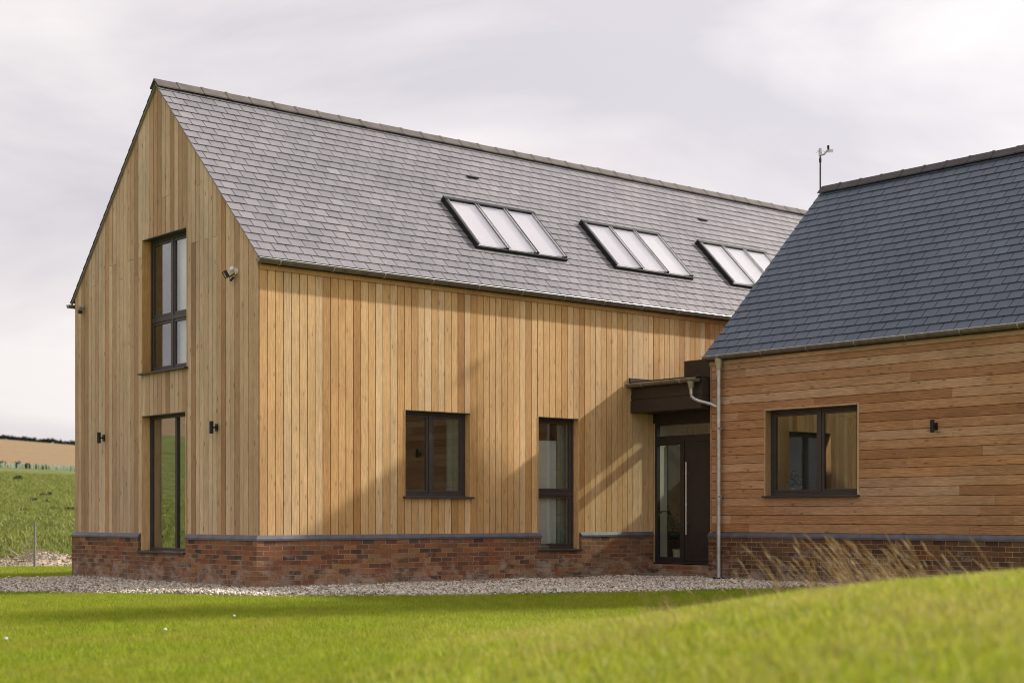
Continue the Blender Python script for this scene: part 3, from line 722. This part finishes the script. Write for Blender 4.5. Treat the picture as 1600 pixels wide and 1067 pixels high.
# door set
fr = MB(DF)
for a, b in (((-.075, 0, .255), (-.005, .08, 2.80)), ((-1.73, 0, .255), (-1.65, .08, 2.80)), ((-1.649, .001, 2.755), (-.076, .08, 2.80)), ((-1.649, .001, 2.44), (-.076, .08, 2.56)),
             ((-.75, .001, .2951), (-.65, .08, 2.439)), ((-1.649, .001, .255), (-.076, .08, .295)), ((-.649, .0, .2951), (-.076, .075, .36)), ((-.649, .0, 2.39), (-.076, .075, 2.439))): fr.box(a, b)
dr = fr.build('door_frame', door_m, A, bevel=.003)
mb = MB(DF); mb.box((-.655, .035, .355), (-.07, .041, 2.395)); mb.build('sidelight_pane', glass_clear, dr)
mb = MB(DF); mb.box((-1.655, .035, 2.555), (-.07, .041, 2.76)); mb.build('fanlight_pane', glass_m, dr)
mb = MB(DF); mb.box((-1.73, -.05, .236), (-.005, -.001, .254)); mb.build('threshold', steel_m, dr)
mb = MB(DF); mb.box((-1.645, .012, .30), (-.755, .07, 2.435)); mb.box((-1.56, .004, .40), (-.84, .0119, 2.34)); lf = mb.build('door', door_m, A, bevel=.003)
mb = MB(DF); mb.tube([(-.86, -.065, .77), (-.86, -.065, 2.07)], .015, 10); mb.tube([(-.86, .012, .98), (-.86, -.06, .98)], .009, 8); mb.tube([(-.86, .012, 1.86), (-.86, -.06, 1.86)], .009, 8); mb.build('handle', steel_m, lf)
mb = MB(DF); mb.tube([(-.80, .014, 1.32), (-.80, -.006, 1.32)], .024, 14); mb.build('lock', steel_m, lf)
mb = MB(); mb.prism([(7.70, -.0, 3.45), (7.70, -.0, 3.60), (7.64, -.0, 3.60)], (0, -.03, 0)); 

# ================================================================== BARN B (horizontal boards, single storey)
B = empty('barn_house', (11.1, -5.9, 0))
tag(B, 'single-storey barn wing on the right with level cedar boards and dark blue-grey slate roof', 'house', 'barn wings of the house')
YE = -8.4; WB = 6.34; EB = 3.80
FB = lambda u, w_, z: (XB+w_, u, z)
opsB = [(-4.87, -2.98, 1.44, 2.86)]
mb = MB(FB); hboards(mb, YE, YB-.032, ZC+.01, 3.74, opsB); mb.build('front_boarding', wood_b, B)
mb = MB(FB); mb.box((YB-.03, -.006, ZC), (YB, .03, 3.74), (.55, .2, .1)); mb.build('corner_post', wood_b, B)
mb = MB(FB); grid_panel(mb, YE, YB-.01, .1, 3.74, .021, .03, opsB); mb.build('membrane', plain('brown_membrane', (.10, .045, .022), .9, .1), B)
mb = MB(FB); grid_panel(mb, YE, YB-.02, 0, 3.74, .031, .25, opsB)
mb.map = IDM; mb.box((XB+.25, YB-.25, 0), (XB+WB, YB-.012, 3.8)); mb.box((XB+.25, YE+.01, 0), (XB+WB, YE+.25, 3.8)); mb.box((XB+WB-.25, YE+.26, 0), (XB+WB-.001, YB-.26, 3.8))
mb.box((XB+.26, YE+.26, 2.95), (XB+WB-.26, YB-.26, 3.05)); mb.box((XB+3.4, YE+.26, .16), (XB+3.5, YB-.26, 2.94)); mb.box((XB+.26, -5.9, .16), (XB+3.39, -5.8, 2.94))
for y0 in (YB-.24, YE+.03): mb.prism([(XB+.1, y0, 3.801), (XB+WB-.1, y0, 3.801), (XB+WB/2, y0, 6.95)], (0, .2, 0))
mb.build('wall', plaster_m, B)
mb = MB()   # gable boarding that faces the other wing and the far gable
MG = lambda u, w_, z: (XB+u, YB-.011+.02-w_, z)
mb.map = MG; vboards(mb, .03, WB, ZC, lambda u: min(3.86+1.02*u, 3.86+1.02*(WB-u))-.06, [(0, .6, 0, 0.01)])
mb.build('gable_boarding', wood_b, B)
MF = lambda u, w_, z: (XB+u, YE-.022+w_, z)
mb = MB(MF); vboards(mb, .03, WB, ZC, lambda u: min(3.86+1.02*u, 3.86+1.02*(WB-u))-.03, []); mb.build('gable_boarding', wood_b, B)
mb = MB(MF); mb.prism([(.02, .021, 0), (WB-.02, .021, 0), (WB-.02, .021, 3.86), (WB/2, .021, 7.0), (.02, .021, 3.86)], (0, .010, 0)); mb.build('membrane', membrane_m, B)
mb = MB(MF); mb.box((-.02, -.04, -.1), (WB+.02, .0195, PZ)); mb.build('brick_plinth', brick_bm, B)
mb = MB(MF); coping(mb, -.04, WB+.03, PZ+.003, ZC-.002); mb.build('plinth_coping', tile_m, B)
mb = MB(); mb.box((XB+.26, YE+.26, .06), (XB+WB-.26, YB-.26, .155)); mb.build('floor', carp_m, B)
mb = MB(FB); mb.box((YE, -.04, -.1), (YB+.01, .02, PZ+.002)); mb.map = IDM; mb.box((XB+.021, YB-.03, -.1), (8.29, YB+.0098, PZ+.002)); mb.build('brick_plinth', brick_bm, B)
mb = MB(FB); coping(mb, YE, YB+.025, PZ+.003, ZC+.008); mb.build('plinth_coping', tile_m, B)
RB_ = 1.02; EB0 = 3.955     # slate plane height above the wall face
RUN_LEN = [WB/2+.10]; RIDB = EB0+RB_*WB/2; y0v, y1v = YB+.05, YE-.05
mb = MB()
for sgn in (1, -1):
    xa, xb_ = (XB-.06, XB+WB/2) if sgn == 1 else (XB+WB+.06, XB+WB/2); za = EB0-RB_*.06
    mb.add([(xa, y0v, za-.012), (xa, y1v, za-.012), (xb_, y1v, RIDB-.012), (xb_, y0v, RIDB-.012), (xa, y0v, za-.13), (xa, y1v, za-.13), (xb_, y1v, RIDB-.13), (xb_, y0v, RIDB-.13)],
           [(0, 1, 2, 3), (4, 7, 6, 5), (0, 4, 5, 1), (0, 3, 7, 4), (1, 5, 6, 2)])
rfB = mb.build('roof', dark_m, B)
slates(rfB, 'slates', slate_b, (XB-.10, y0v+.03, EB0-RB_*.10), (0, -1, 0), y0v-y1v+.06, (1, 0, 0), RB_)
slates(rfB, 'slates', slate_b, (XB+WB+.10, y0v+.03, EB0-RB_*.10), (0, -1, 0), y0v-y1v+.06, (-1, 0, 0), RB_)
ridge_tiles(rfB, ridge_b, (XB+WB/2, y0v+.045, RIDB+.075), (0, -1, 0), y0v-y1v+.09, .95, (1, 0, 0))
mb = MB(FB); mb.box((YE, -.026, 3.70), (YB+.0, -.0005, 3.86), (.85, .4, .2)); mb.build('fascia', wood_b, B)
gutter(B, (XB-.100, YB+.06, 3.845), (0, -1, 0), (-1, 0, 0), YB-YE+.06)
window(B, FB, *opsB[0], mull=(-4.02,), rec=.12, reveal_mat=wood_gable, label='two-light window framed in pale timber')
tr = MB(FB); a, b, c, d_ = opsB[0]
tr.box((a-.022, -.012, c-.0), (a-.0012, .02, d_+.024)); tr.box((b+.0012, -.012, c-.0), (b+.022, .02, d_+.024)); tr.box((a-.001, -.012, d_+.004), (b+.001, .02, d_+.024)); tr.build('window_trim', wood_gable, B)
# downpipe with the branch from the porch gutter
YP = -2.02; xp = XB-.085
mb = MB(); mb.tube([(xp, YP, 3.60), (xp, YP, .05)], .041, 14)
for z in (3.60, 2.64, 1.48): mb.tube([(xp, YP, z), (xp, YP, z-.09)], .047, 14)
mb.tube([(xp, YP, 3.80), (xp, YP, 3.60)], [.075, .040], 14)
dp = mb.build('downpipe', zinc_m, B)
mb = MB()
for z in (2.60, 1.44): mb = MB(); mb.box((xp-.046, YP-.046, z-.012), (xp+.046, YP+.046, z+.012)); mb.box((xp+.046, YP-.012, z-.010), (XB-.001, YP+.012, z+.010)); mb.box((XB-.012, YP-.07, z-.03), (XB-.001, YP-.045, z+.03)); mb.build('pipe_bracket', zinc_m, dp)
mb = MB(); px_, py_ = 7.665, -1.56
mb.tube([(px_, py_, 3.43), (px_, py_, 3.30)], [.072, .038], 14)
pth = [(px_, py_, 3.31), (px_, py_, 3.22), (px_+.005, py_-.01, 3.17), (px_+.03, py_-.05, 3.125), (px_+.06, py_-.12, 3.09), (xp-.03, YP+.16, 3.03), (xp, YP+.02, 2.97)]
mb.tube(pth, .032, 14); mb.build('branch_pipe', zinc_m, dp)
mb = MB(); mb.box((xp-.10, YP-.10, .0), (xp+.06, YP+.10, .055)); mb.build('gully', black_m, dp)

# ================================================================== THINGS ON THE HOUSE
def wall_light(loc, rz):
    t = empty('wall_light', loc, rz)   # local -X points out of the wall
    m = MB(); m.map = lambda a, b, c: tuple(origin_of(t) @ Vector((a, b, c)))
    m.tube([(-.10, 0, -.095), (-.10, 0, .095)], .032, 16); m.build('lamp_body', black_m, t)
    m2 = MB(m.map); m2.tube([(-.001, 0, 0), (-.022, 0, 0)], .036, 16); m2.tube([(-.022, 0, 0), (-.07, 0, 0)], .012, 10); m2.box((-.024, -.028, -.055), (-.001, .028, .055)); m2.build('bracket', black_m, t)
    return t
lights = [((0, 5.16, 2.464), 'black cylinder wall light on the gable, left of the tall windows'),
          ((0, 1.21, 2.468), 'black cylinder wall light on the gable, between the tall windows and the house corner'),
          ((XB, -6.30, 2.451), 'black cylinder wall light on the level cedar boards of the right-hand wing')]
wl = wall_light(*lights[0][:1], 0)
for i, (lc, lb) in enumerate(lights):
    if i == 0: o = wl
    else:
        o = wl.copy(); col.objects.link(o)
        for ch in wl.children:
            c = ch.copy(); col.objects.link(c); c.parent = o
    o.location = lc; tag(o, lb, 'wall light', 'black wall lights')
# floodlight with sensor
fl = empty('floodlight', (0, .62, 4.80)); tag(fl, 'black floodlight with white motion sensor high on the gable by the eaves', 'floodlight')
m = MB(); m.tube([(-.001, .62, 4.80), (-.035, .62, 4.80)], .05, 14); m.tube([(-.03, .62, 4.81), (-.10, .60, 4.84)], .035, 12); m.build('sensor', paleblind_m, fl)
m = MB(); m.tube([(-.03, .62, 4.77), (-.09, .65, 4.72), (-.13, .68, 4.72)], .010, 8); m.tube([(-.05, .62, 4.71), (-.10, .63, 4.65)], .018, 10); m.build('arm', black_m, fl)
hd_c = Vector((-.15, .70, 4.745)); nrm = Vector((-.75, .25, -.45)).normalized(); uu = nrm.cross(Vector((0, 0, 1))).normalized(); vv = nrm.cross(uu).normalized()
m = MB(); m.prism([hd_c+uu*a*.075+vv*b*.055 for a, b in ((-1, -1), (1, -1), (1, 1), (-1, 1))], nrm*-.035)
for a, b, c, d_ in ((-1, -.8, -1, 1), (.8, 1, -1, 1), (-.8, .8, -1, -.75), (-.8, .8, .75, 1)): m.prism([hd_c+uu*p_*.075+vv*q_*.055 for p_, q_ in ((a, c), (b, c), (b, d_), (a, d_))], nrm*.012)
m.build('lamp_head', black_m, fl)
m = MB(); m.prism([hd_c+uu*a*.059+vv*b*.040+nrm*.001 for a, b in ((-1, -1), (1, -1), (1, 1), (-1, 1))], nrm*.004); m.build('lens', plain('lamp_glass', (.45, .44, .40), .25), fl)
sn = empty('security_sensor', (0, 5.98, 4.80)); tag(sn, 'small grey sensor lamp under the far left eave of the gable', 'sensor')
m = MB(); m.tube([(-.001, 5.98, 4.82), (-.03, 5.98, 4.82)], .04, 12); m.tube([(-.03, 5.98, 4.82), (-.10, 5.98, 4.80)], .03, 12); m.build('sensor_body', zinc_m, sn)
m = MB(); m.box((-.11, 5.95, 4.70), (-.04, 6.01, 4.765)); m.build('lamp_head', dark_m, sn)
# weather station
ws = empty('weather_station', (11.12, -1.62, 6.6)); tag(ws, 'weather vane and anemometer on a thin pole above the right-hand roof ridge', 'weather station')
x, y = 11.12, -1.62
m = MB(); m.tube([(x, y, 6.2), (x, y, 7.86)], .015, 10); m.tube([(x, y, 7.72), (x, y, 7.80)], .024, 10); m.build('pole', dark_m, ws)
m = MB(); m.tube([(x, y, 7.84), (x, y, 7.98)], .032, 12); m.build('sensor_housing', zinc_m, ws)
r3 = Vector((RV[0], RV[1], 0))
def wp(a, c, b=0): return Vector((x, y, 0))+r3*a+Vector((FV[0], FV[1], 0))*b+Vector((0, 0, c))
m = MB(); m.tube([wp(.0, 7.85), wp(.07, 7.87), wp(.15, 7.97)], .018, 8); m.build('arm', zinc_m, ws)
m = MB(); m.tube([wp(.15, 7.96), wp(.15, 8.035)], .022, 10); m.build('vane_hub', black_m, ws)
m = MB(); m.prism([wp(.12, 7.905), wp(.24, 7.905), wp(.245, 7.97), (wp(.17, 7.965))], Vector((FV[0], FV[1], 0))*.004); m.build('vane_tail', paleblind_m, ws)
m = MB()
for a in (0, 2.1, 4.2):
    e = wp(.09*math.cos(a)-.02, 7.93+.0, .09*math.sin(a)); m.tube([wp(-.01, 7.93), e], .004, 6); m.tube([e, e+Vector((0, 0, .001))+r3*.02], [.016, .004], 8)
m.build('anemometer_cups', steel_m, ws)

# houseplants
def leaf(m, base, d, ln, wd, curl=.3):
    d = Vector(d).normalized(); s_ = d.cross(Vector((0, 0, 1))).normalized(); n_ = s_.cross(d).normalized(); b = Vector(base); K = 6; L0 = []; R0 = []; C0 = []
    for i in range(K+1):
        t = i/K; c = b+d*(ln*t)-Vector((0, 0, 1))*(curl*ln*t*t); w_ = wd*math.sin(math.pi*min(1, t*.94+.06))**.8/2
        L0.append(c+s_*w_+n_*w_*.3); R0.append(c-s_*w_+n_*w_*.3); C0.append(c)
    vs = L0+C0+R0; k = K+1
    m.add(vs, [(i, i+1, i+1+k, i+k) for i in range(K)]+[(i+k, i+1+k, i+1+2*k, i+2*k) for i in range(K)], smooth=True, raw=True)
def plant(name, loc, pot_r, pot_h, stems, label, seed):
    random.seed(seed); t = empty(name, loc); tag(t, label, 'plant'); x, y, z = loc
    m = MB(); m.tube([(x, y, z), (x, y, z+pot_h)], [pot_r*.78, pot_r], 18); m.build('pot', pot_m, t)
    st = MB(); lf = MB()
    for (lean, az, h, nl, size) in stems:
        P = [Vector((x, y, z+pot_h*.9)) + Vector((math.cos(az)*lean*(k/4)**1.4, math.sin(az)*lean*(k/4)**1.4, h*k/4)) for k in range(5)]
        st.tube(P, [.010, .009, .007, .006, .005], 6)
        for j in range(nl):
            f = .35+.65*(j+1)/nl; i = min(3, int(f*4)); b = P[i].lerp(P[i+1], f*4-i); a = az+j*2.4+random.uniform(-.3, .3)
            leaf(lf, b, (math.cos(a), math.sin(a), random.uniform(.1, .7)), size*random.uniform(.8, 1.2), size*.55, .45)
    st.build('stem', leaf_m, t); lf.build('foliage', leaf_m, t)
    return t
plant('potted_plant', (8.58, -.40, .26), .115, .24, [(.22, 2.2, .82, 5, .24), (.10, -1.6, .66, 5, .20), (.12, 3.6, .5, 5, .2), (.05, .5, .3, 6, .16), (.08, 2.6, .4, 6, .16)], 'broad-leaved houseplant in a cream pot behind the glass beside the front door', 3)
sillz = 1.50
m = MB(); m.box((XB+.20, -4.85, 1.455), (XB+.34, -3.0, 1.498)); m.build('window_board', plaster_m, B)
plant('potted_plant', (XB+.27, -3.36, 1.499), .045, .07, [(.10, 1.2, .27, 8, .15), (.08, -1.2, .18, 8, .14), (.05, 3, .14, 7, .12), (.02, 4.5, .20, 7, .13)], 'small dark-leaved houseplant on the sill of the right-hand wing window', 8)
random.seed(21)

# ================================================================== BACKGROUND AND SURROUNDINGS
def at(l, d, dz=0): x, y = LD(l, d); return Vector((x, y, float(gz(x, y))+dz))
def pxd(px, d): return (px-800)/2373.4*d
# fence
fc = empty('wire_fence', at(pxd(54, 31.6), 31.6)); tag(fc, 'thin wire fence with one slim grey post, far left beyond the gravel', 'fence')
for px in (-400, -173, 54, 281):
    m = MB(); p = at(pxd(px, 31.6), 31.6, -.05); m.tube([p, p+Vector((.01, 0, 1.02))], [.030, .026], 8); m.build('post', post_m, fc)
m = MB()
for h in (.93, .55, .2):
    m.tube([at(pxd(px, 31.6), 31.6, h-(.012 if i % 2 else 0)) for i, px in enumerate(range(-400, 290, 10))], .003, 5)
m.build('wire', post_m, fc)
# rubble bank
def noise2(x, y): return np.sin(x*2.1+1.3*np.sin(y*1.7))*np.cos(y*2.6+.8*np.sin(x*1.9))
u = np.linspace(-420, 200, 250); dd = np.linspace(32.2, 37.5, 40); U, D_ = np.meshgrid(u, dd, indexing='ij'); Lx = (U-800)/2373.4*D_
X = CAM[0]+Lx*RV[0]+D_*FV[0]; Y = CAM[1]+Lx*RV[1]+D_*FV[1]
env = sstep(32.2, 34.2, D_)*(1-sstep(35, 37.5, D_)); prof = np.interp(U, [-420, 0, 30, 50, 75, 100, 130, 200], [.08, .09, .16, .28, .27, .18, .18, .15])
Z = gz(X, Y)-.05+env*prof*(1+.22*noise2(X*1.7, Y*1.7)+.15*noise2(X*5, Y*5)) + .05*env*np.abs(noise2(X*9, Y*8))
idx = np.arange(X.size).reshape(X.shape); F = np.stack([idx[:-1, :-1], idx[1:, :-1], idx[1:, 1:], idx[:-1, 1:]], -1).reshape(-1, 4)
o = npmesh('rubble_bank', np.stack([X, Y, Z], -1).reshape(-1, 3), F, None, rub_m, None, True); tag(o, 'low heaped bank of pale chalky soil and rubble behind the wire fence', 'rubble')
k = rng.integers(0, X.size, 6000); P = np.stack([X.ravel()[k], Y.ravel()[k], Z.ravel()[k]+.01], -1)+rng.normal(0, .05, (6000, 3))*np.array([1, 1, .2])
stones('stones', P, .03, rub_m, 'loose pale stones scattered over the rubble bank', 'stones')
br = MB()
for i in range(9):
    s0 = at(pxd(random.uniform(25, 45), 33.5), 33.5, .15+random.uniform(0, .2)); e = s0+Vector((RV[0], RV[1], 0))*random.uniform(.3, .8)*random.choice((-1, 1, 1))+Vector((0, 0, random.uniform(-.1, .28)))
    br.tube([s0, s0.lerp(e, .5)+Vector((0, 0, .05)), e], [.02, .014, .005], 6)
tag(br.build('dead_branches', twig_m), 'pale dead branches tangled on the left of the rubble bank', 'branches')
# grass on the slope
n = 120000; d = rng.uniform(33**.5, 150**.5, n)**2; l = np.where(rng.uniform(0, 1, n) < .22, rng.uniform(-.365, -.26, n), rng.uniform(-1.5, -.2, n))*d
pts = np.stack([CAM[0]+l*RV[0]+d*FV[0], CAM[1]+l*RV[1]+d*FV[1]], -1); kp = (pts[:, 0]*.47+pts[:, 1]*.88) > 16.5; pts = pts[kp]
scl = (d[kp]/40)**.35
blades('slope_grass', pts, .16*scl, .07*scl, 1.1, tuft_m, 'rough tufted green grass covering the slope on the left', 'grass')
n = 16000; t = rng.uniform(20**.5, 170**.5, n)**2; a = rng.uniform(R(100), R(134), n)
pts = np.stack([t*np.cos(a), 3+t*np.sin(a)], -1); kp = (pts[:, 0]*.47+pts[:, 1]*.88) > 16.5; scl = (t[kp]/40)**.35
blades('slope_grass', pts[kp], .2*scl, .08*scl, 1.1, tuft_m, 'rough tufted green grass on the slope mirrored in the low gable window', 'grass')
def blob_bush(name, c, w_, h, mat, n=260, leafs=.10, seed=0):
    r = np.random.default_rng(seed); q = r.normal(0, 1, (n, 3)); q /= np.linalg.norm(q, axis=1)[:, None]; q *= r.uniform(.45, 1, (n, 1))**.6
    lob = 1+.3*np.sin(q[:, 0]*5+seed)+.2*np.cos(q[:, 1]*6+seed); P = np.stack([q[:, 0]*w_/2*lob, q[:, 1]*w_/2*lob, (q[:, 2]*.5+.45)*h*lob], -1)
    a = r.normal(0, 1, (n, 3)); b = r.normal(0, 1, (n, 3)); a *= leafs/np.linalg.norm(a, axis=1)[:, None]; b *= leafs/np.linalg.norm(b, axis=1)[:, None]
    V = np.stack([P-a, P+b, P+a, P-b], 1).reshape(-1, 3)+np.array(c)
    return npmesh(name, V, np.arange(4*n).reshape(n, 4), r.uniform(0, 1, (n, 3)), mat)
tw = [(73, 776, .46, .14, 'dark tussock highest on the green slope'), (52, 785, .42, .14, 'dark tussock left of the topmost one on the slope'), (73, 788, .4, .12, 'dark tussock directly below the topmost one'), (83, 797, .4, .12, 'dark tussock in the middle of the slope, right of centre'),
      (111, 799, .4, .14, 'dark tussock on the slope nearest the house wall'), (35, 812, .38, .1, 'lowest left dark tussock on the slope'), (37, 800, .34, .1, 'small tussock left of the middle group'), (73, 807, .36, .1, 'lowest tussock of the middle group'), (28, 750, .5, .12, 'faint tussock high on the left of the slope')]
for i, (px, py, w_, h, lb) in enumerate(tw):
    # walk out along the view direction until the slope is met
    dd_ = 36.0
    while dd_ < 170:
        p = at(pxd(px, dd_), dd_)
        if p.z >= CAMZ-(py-805.6)/2373.4*dd_: break
        dd_ += .5
    tag(blob_bush('tussock', (p.x, p.y, p.z-.02), w_*dd_/60, h*dd_/60*1.2, bush_m, 150, .03*dd_/40, i), lb, 'tussock', 'dark tussocks on the green slope')
def shadeq(px, q):   # distance where the view column crosses ground coordinate q
    kx = (px-800)/2373.4; ax = .47*(FV[0]+kx*RV[0])+.88*(FV[1]+kx*RV[1]); return (q-(.47*CAM[0]+.88*CAM[1]))/ax
tg = MB(); tg.tube([(0, 0, 0), (0, 0, .62)], .085, 8); tube0 = tg.build('tree_guard', tube_m)
i = 0
for px in np.arange(-40, 142, 5.2):
    for row in (0, 1):
        q = 163+row*3.0+random.uniform(-.5, .5); dd_ = shadeq(px+row*2.6, q); p = at(pxd(px+row*2.6+random.uniform(-.7, .7), dd_), dd_, -.03)
        if row and random.random() < .35: continue
        o = tube0 if i == 0 else tube0.copy()
        if i: col.objects.link(o)
        o.location = p; o.rotation_euler = (random.uniform(-.08, .08), random.uniform(-.08, .08), 0); o.scale = (1, 1, random.uniform(.85, 1.2)); i += 1
        tag(o, ('pale green tube tree guard in the front row along the top of the slope', 'pale green tube tree guard in the back row along the top of the slope')[row], 'tree guard', 'tree guards along the top of the green slope')
bs = [(3, 20, 9, 'dark shrub at the left edge of the picture above the tree guards'), (30, 18, 10, 'tallest dark shrub, second from the left above the tree guards'), (45, 14, 8, 'dark shrub touching the tallest one on its right side'), (65, 18, 8, 'wide low shrub in the middle of the row above the tree guards'), (87, 6, 5, 'smallest lone shrub in the row above the tree guards'), (100, 8, 7, 'narrow shrub right of the smallest one'), (109, 9, 6, 'low shrub second from the house wall'), (119, 9, 7, 'shrub half hidden by the house wall')]
for i, (px, w_, h, lb) in enumerate(bs):
    dd_ = shadeq(px, 173); p = at(pxd(px, dd_), dd_); s_ = dd_/2373.4
    tag(blob_bush('shrub', (p.x, p.y, p.z-.05), w_*s_, h*s_*1.05, bush_m, 520, .11, i+20), lb, 'shrub', 'dark shrubs above the tree guards')
# hedgerow on the skyline
Vs = []; r = np.random.default_rng(5); allP = []
for px in np.arange(-700, 200, 1.1):
    q = 520; dd_ = shadeq(px, q); p = at(pxd(px, dd_), dd_)
    hh = (.7+.7*abs(math.sin(px*.21)*math.sin(px*.083+1)))*(0.25 if (52 < px < 60) else 1)
    for k in range(9): allP.append((p.x+r.normal(0, .5), p.y+r.normal(0, .5), p.z+r.uniform(0, hh)))
P = np.array(allP); n = len(P); a = r.normal(0, .32, (n, 3)); b = r.normal(0, .32, (n, 3))
V = np.stack([P-a, P+b, P+a, P-b], 1).reshape(-1, 3)
tag(npmesh('hedgerow', V, np.arange(4*n).reshape(n, 4), r.uniform(0, 1, (n, 3)), hedge_m), 'thin dark hedgerow along the skyline above the stubble field', 'hedge', kind='stuff')

# dry stalks behind the crest of the bank
stk = []; n = 170; V = []; F = []; T = []
m = MB()
for i in range(n):
    if i < 12: px = random.uniform(1010, 1140)
    else: px = random.choice((random.gauss(1350, 90), random.uniform(1150, 1580), random.gauss(1400, 60)))
    d = random.uniform(9.6, 12.2); l = pxd(px, d); b = at(l, d, -.02)
    h = random.uniform(.16, .46)*(1 if px > 1180 else .6)*(1 if px < 1450 else .85); ln = random.uniform(.35, .95)*h
    top = b+Vector((-RV[0], -RV[1], 0))*ln+Vector((FV[0], FV[1], 0))*random.uniform(-.1, .1)+Vector((0, 0, h))
    mid = b.lerp(top, .5)+Vector((0, 0, .06*h)); q3 = b.lerp(top, .78)+Vector((0, 0, .045*h))
    T_ = (random.random(), random.random(), random.random())
    m.tube([b, mid, q3], [.0032, .0025, .002], 4, T_, cap=False); m.tube([q3, q3.lerp(top, .4), top], [.003, random.uniform(.004, .008), .001], 5, T_, cap=False)
    if random.random() < .6:
        e = b+Vector((random.uniform(-.2, .1)*RV[0], random.uniform(-.2, .1)*RV[1], h*random.uniform(.3, .6)))-Vector((RV[0], RV[1], 0))*.1
        m.tube([b, b.lerp(e, .6)+Vector((0, 0, .04)), e], [.004, .003, .001], 4, T_, cap=False)
tag(m.build('dry_grass_stalks', dry_m), 'tall dry straw-coloured grass stalks leaning left above the bank', 'dry grass', kind='stuff')
# unseen poplar added outside the frame to lay a shadow band across the lawn
def added_tree(x, y, H, rad, label, seed):
    r = np.random.default_rng(seed); t = empty('added_poplar', (x, y, 0)); tag(t, label, 'tree')
    m = MB(); m.tube([(x, y, -.1), (x+.05, y, H*.4), (x, y+.05, H*.8), (x, y, H*.97)], [.24, .17, .08, .02], 10)
    cl = []
    for i in range(46):
        h = H*(.22+.76*i/46); a = i*2.4; rr = rad*math.sin(math.pi*min(1, (.10+.90*(i/46))))**.6*r.uniform(.5, 1)
        e = Vector((x+math.cos(a)*rr*.8, y+math.sin(a)*rr*.8, h+rr*.8)); m.tube([(x, y, h), e], [.04, .01], 5); cl.append(e); cl.append(Vector((x, y, h)).lerp(e, .5))
    m.build('trunk', post_m, t)
    C = np.array([tuple(c) for c in cl]); n = 6000; P = C[r.integers(0, len(C), n)]+r.normal(0, .34, (n, 3))*np.array([1, 1, 1.2]); a = r.normal(0, .055, (n, 3)); b = r.normal(0, .055, (n, 3))
    V = np.stack([P-a, P+b, P+a, P-b], 1).reshape(-1, 3); npmesh('crown', V, np.arange(4*n).reshape(n, 4), r.uniform(0, 1, (n, 3)), bush_m, t)
added_tree(17.5, -9.3, 14.0, 2.3, 'added slim poplar, unseen beyond the right edge, put there to shade the lawn', 4)

# three pale specks lying on the lawn
for (px, py, lb) in ((258, 992, 'tiny white pebble on the lawn, middle one of three'), (9, 1004, 'tiny white pebble on the lawn at the left edge'), (366, 970, 'tiny white pebble on the lawn, farthest of three')):
    d = CAMZ*2373.4/(py-805.6); p = at(pxd(px, d), d, .045)
    bm = bmesh.new(); bmesh.ops.create_icosphere(bm, subdivisions=2, radius=.017)
    for v in bm.verts: v.co *= random.uniform(.85, 1.15); v.co.z *= .7
    me = bpy.data.meshes.new('pebble'); bm.to_mesh(me); bm.free(); me.materials.append(paleblind_m)
    o = bpy.data.objects.new('pebble', me); col.objects.link(o); o.location = p; tag(o, lb, 'pebble', 'white pebbles on the lawn')
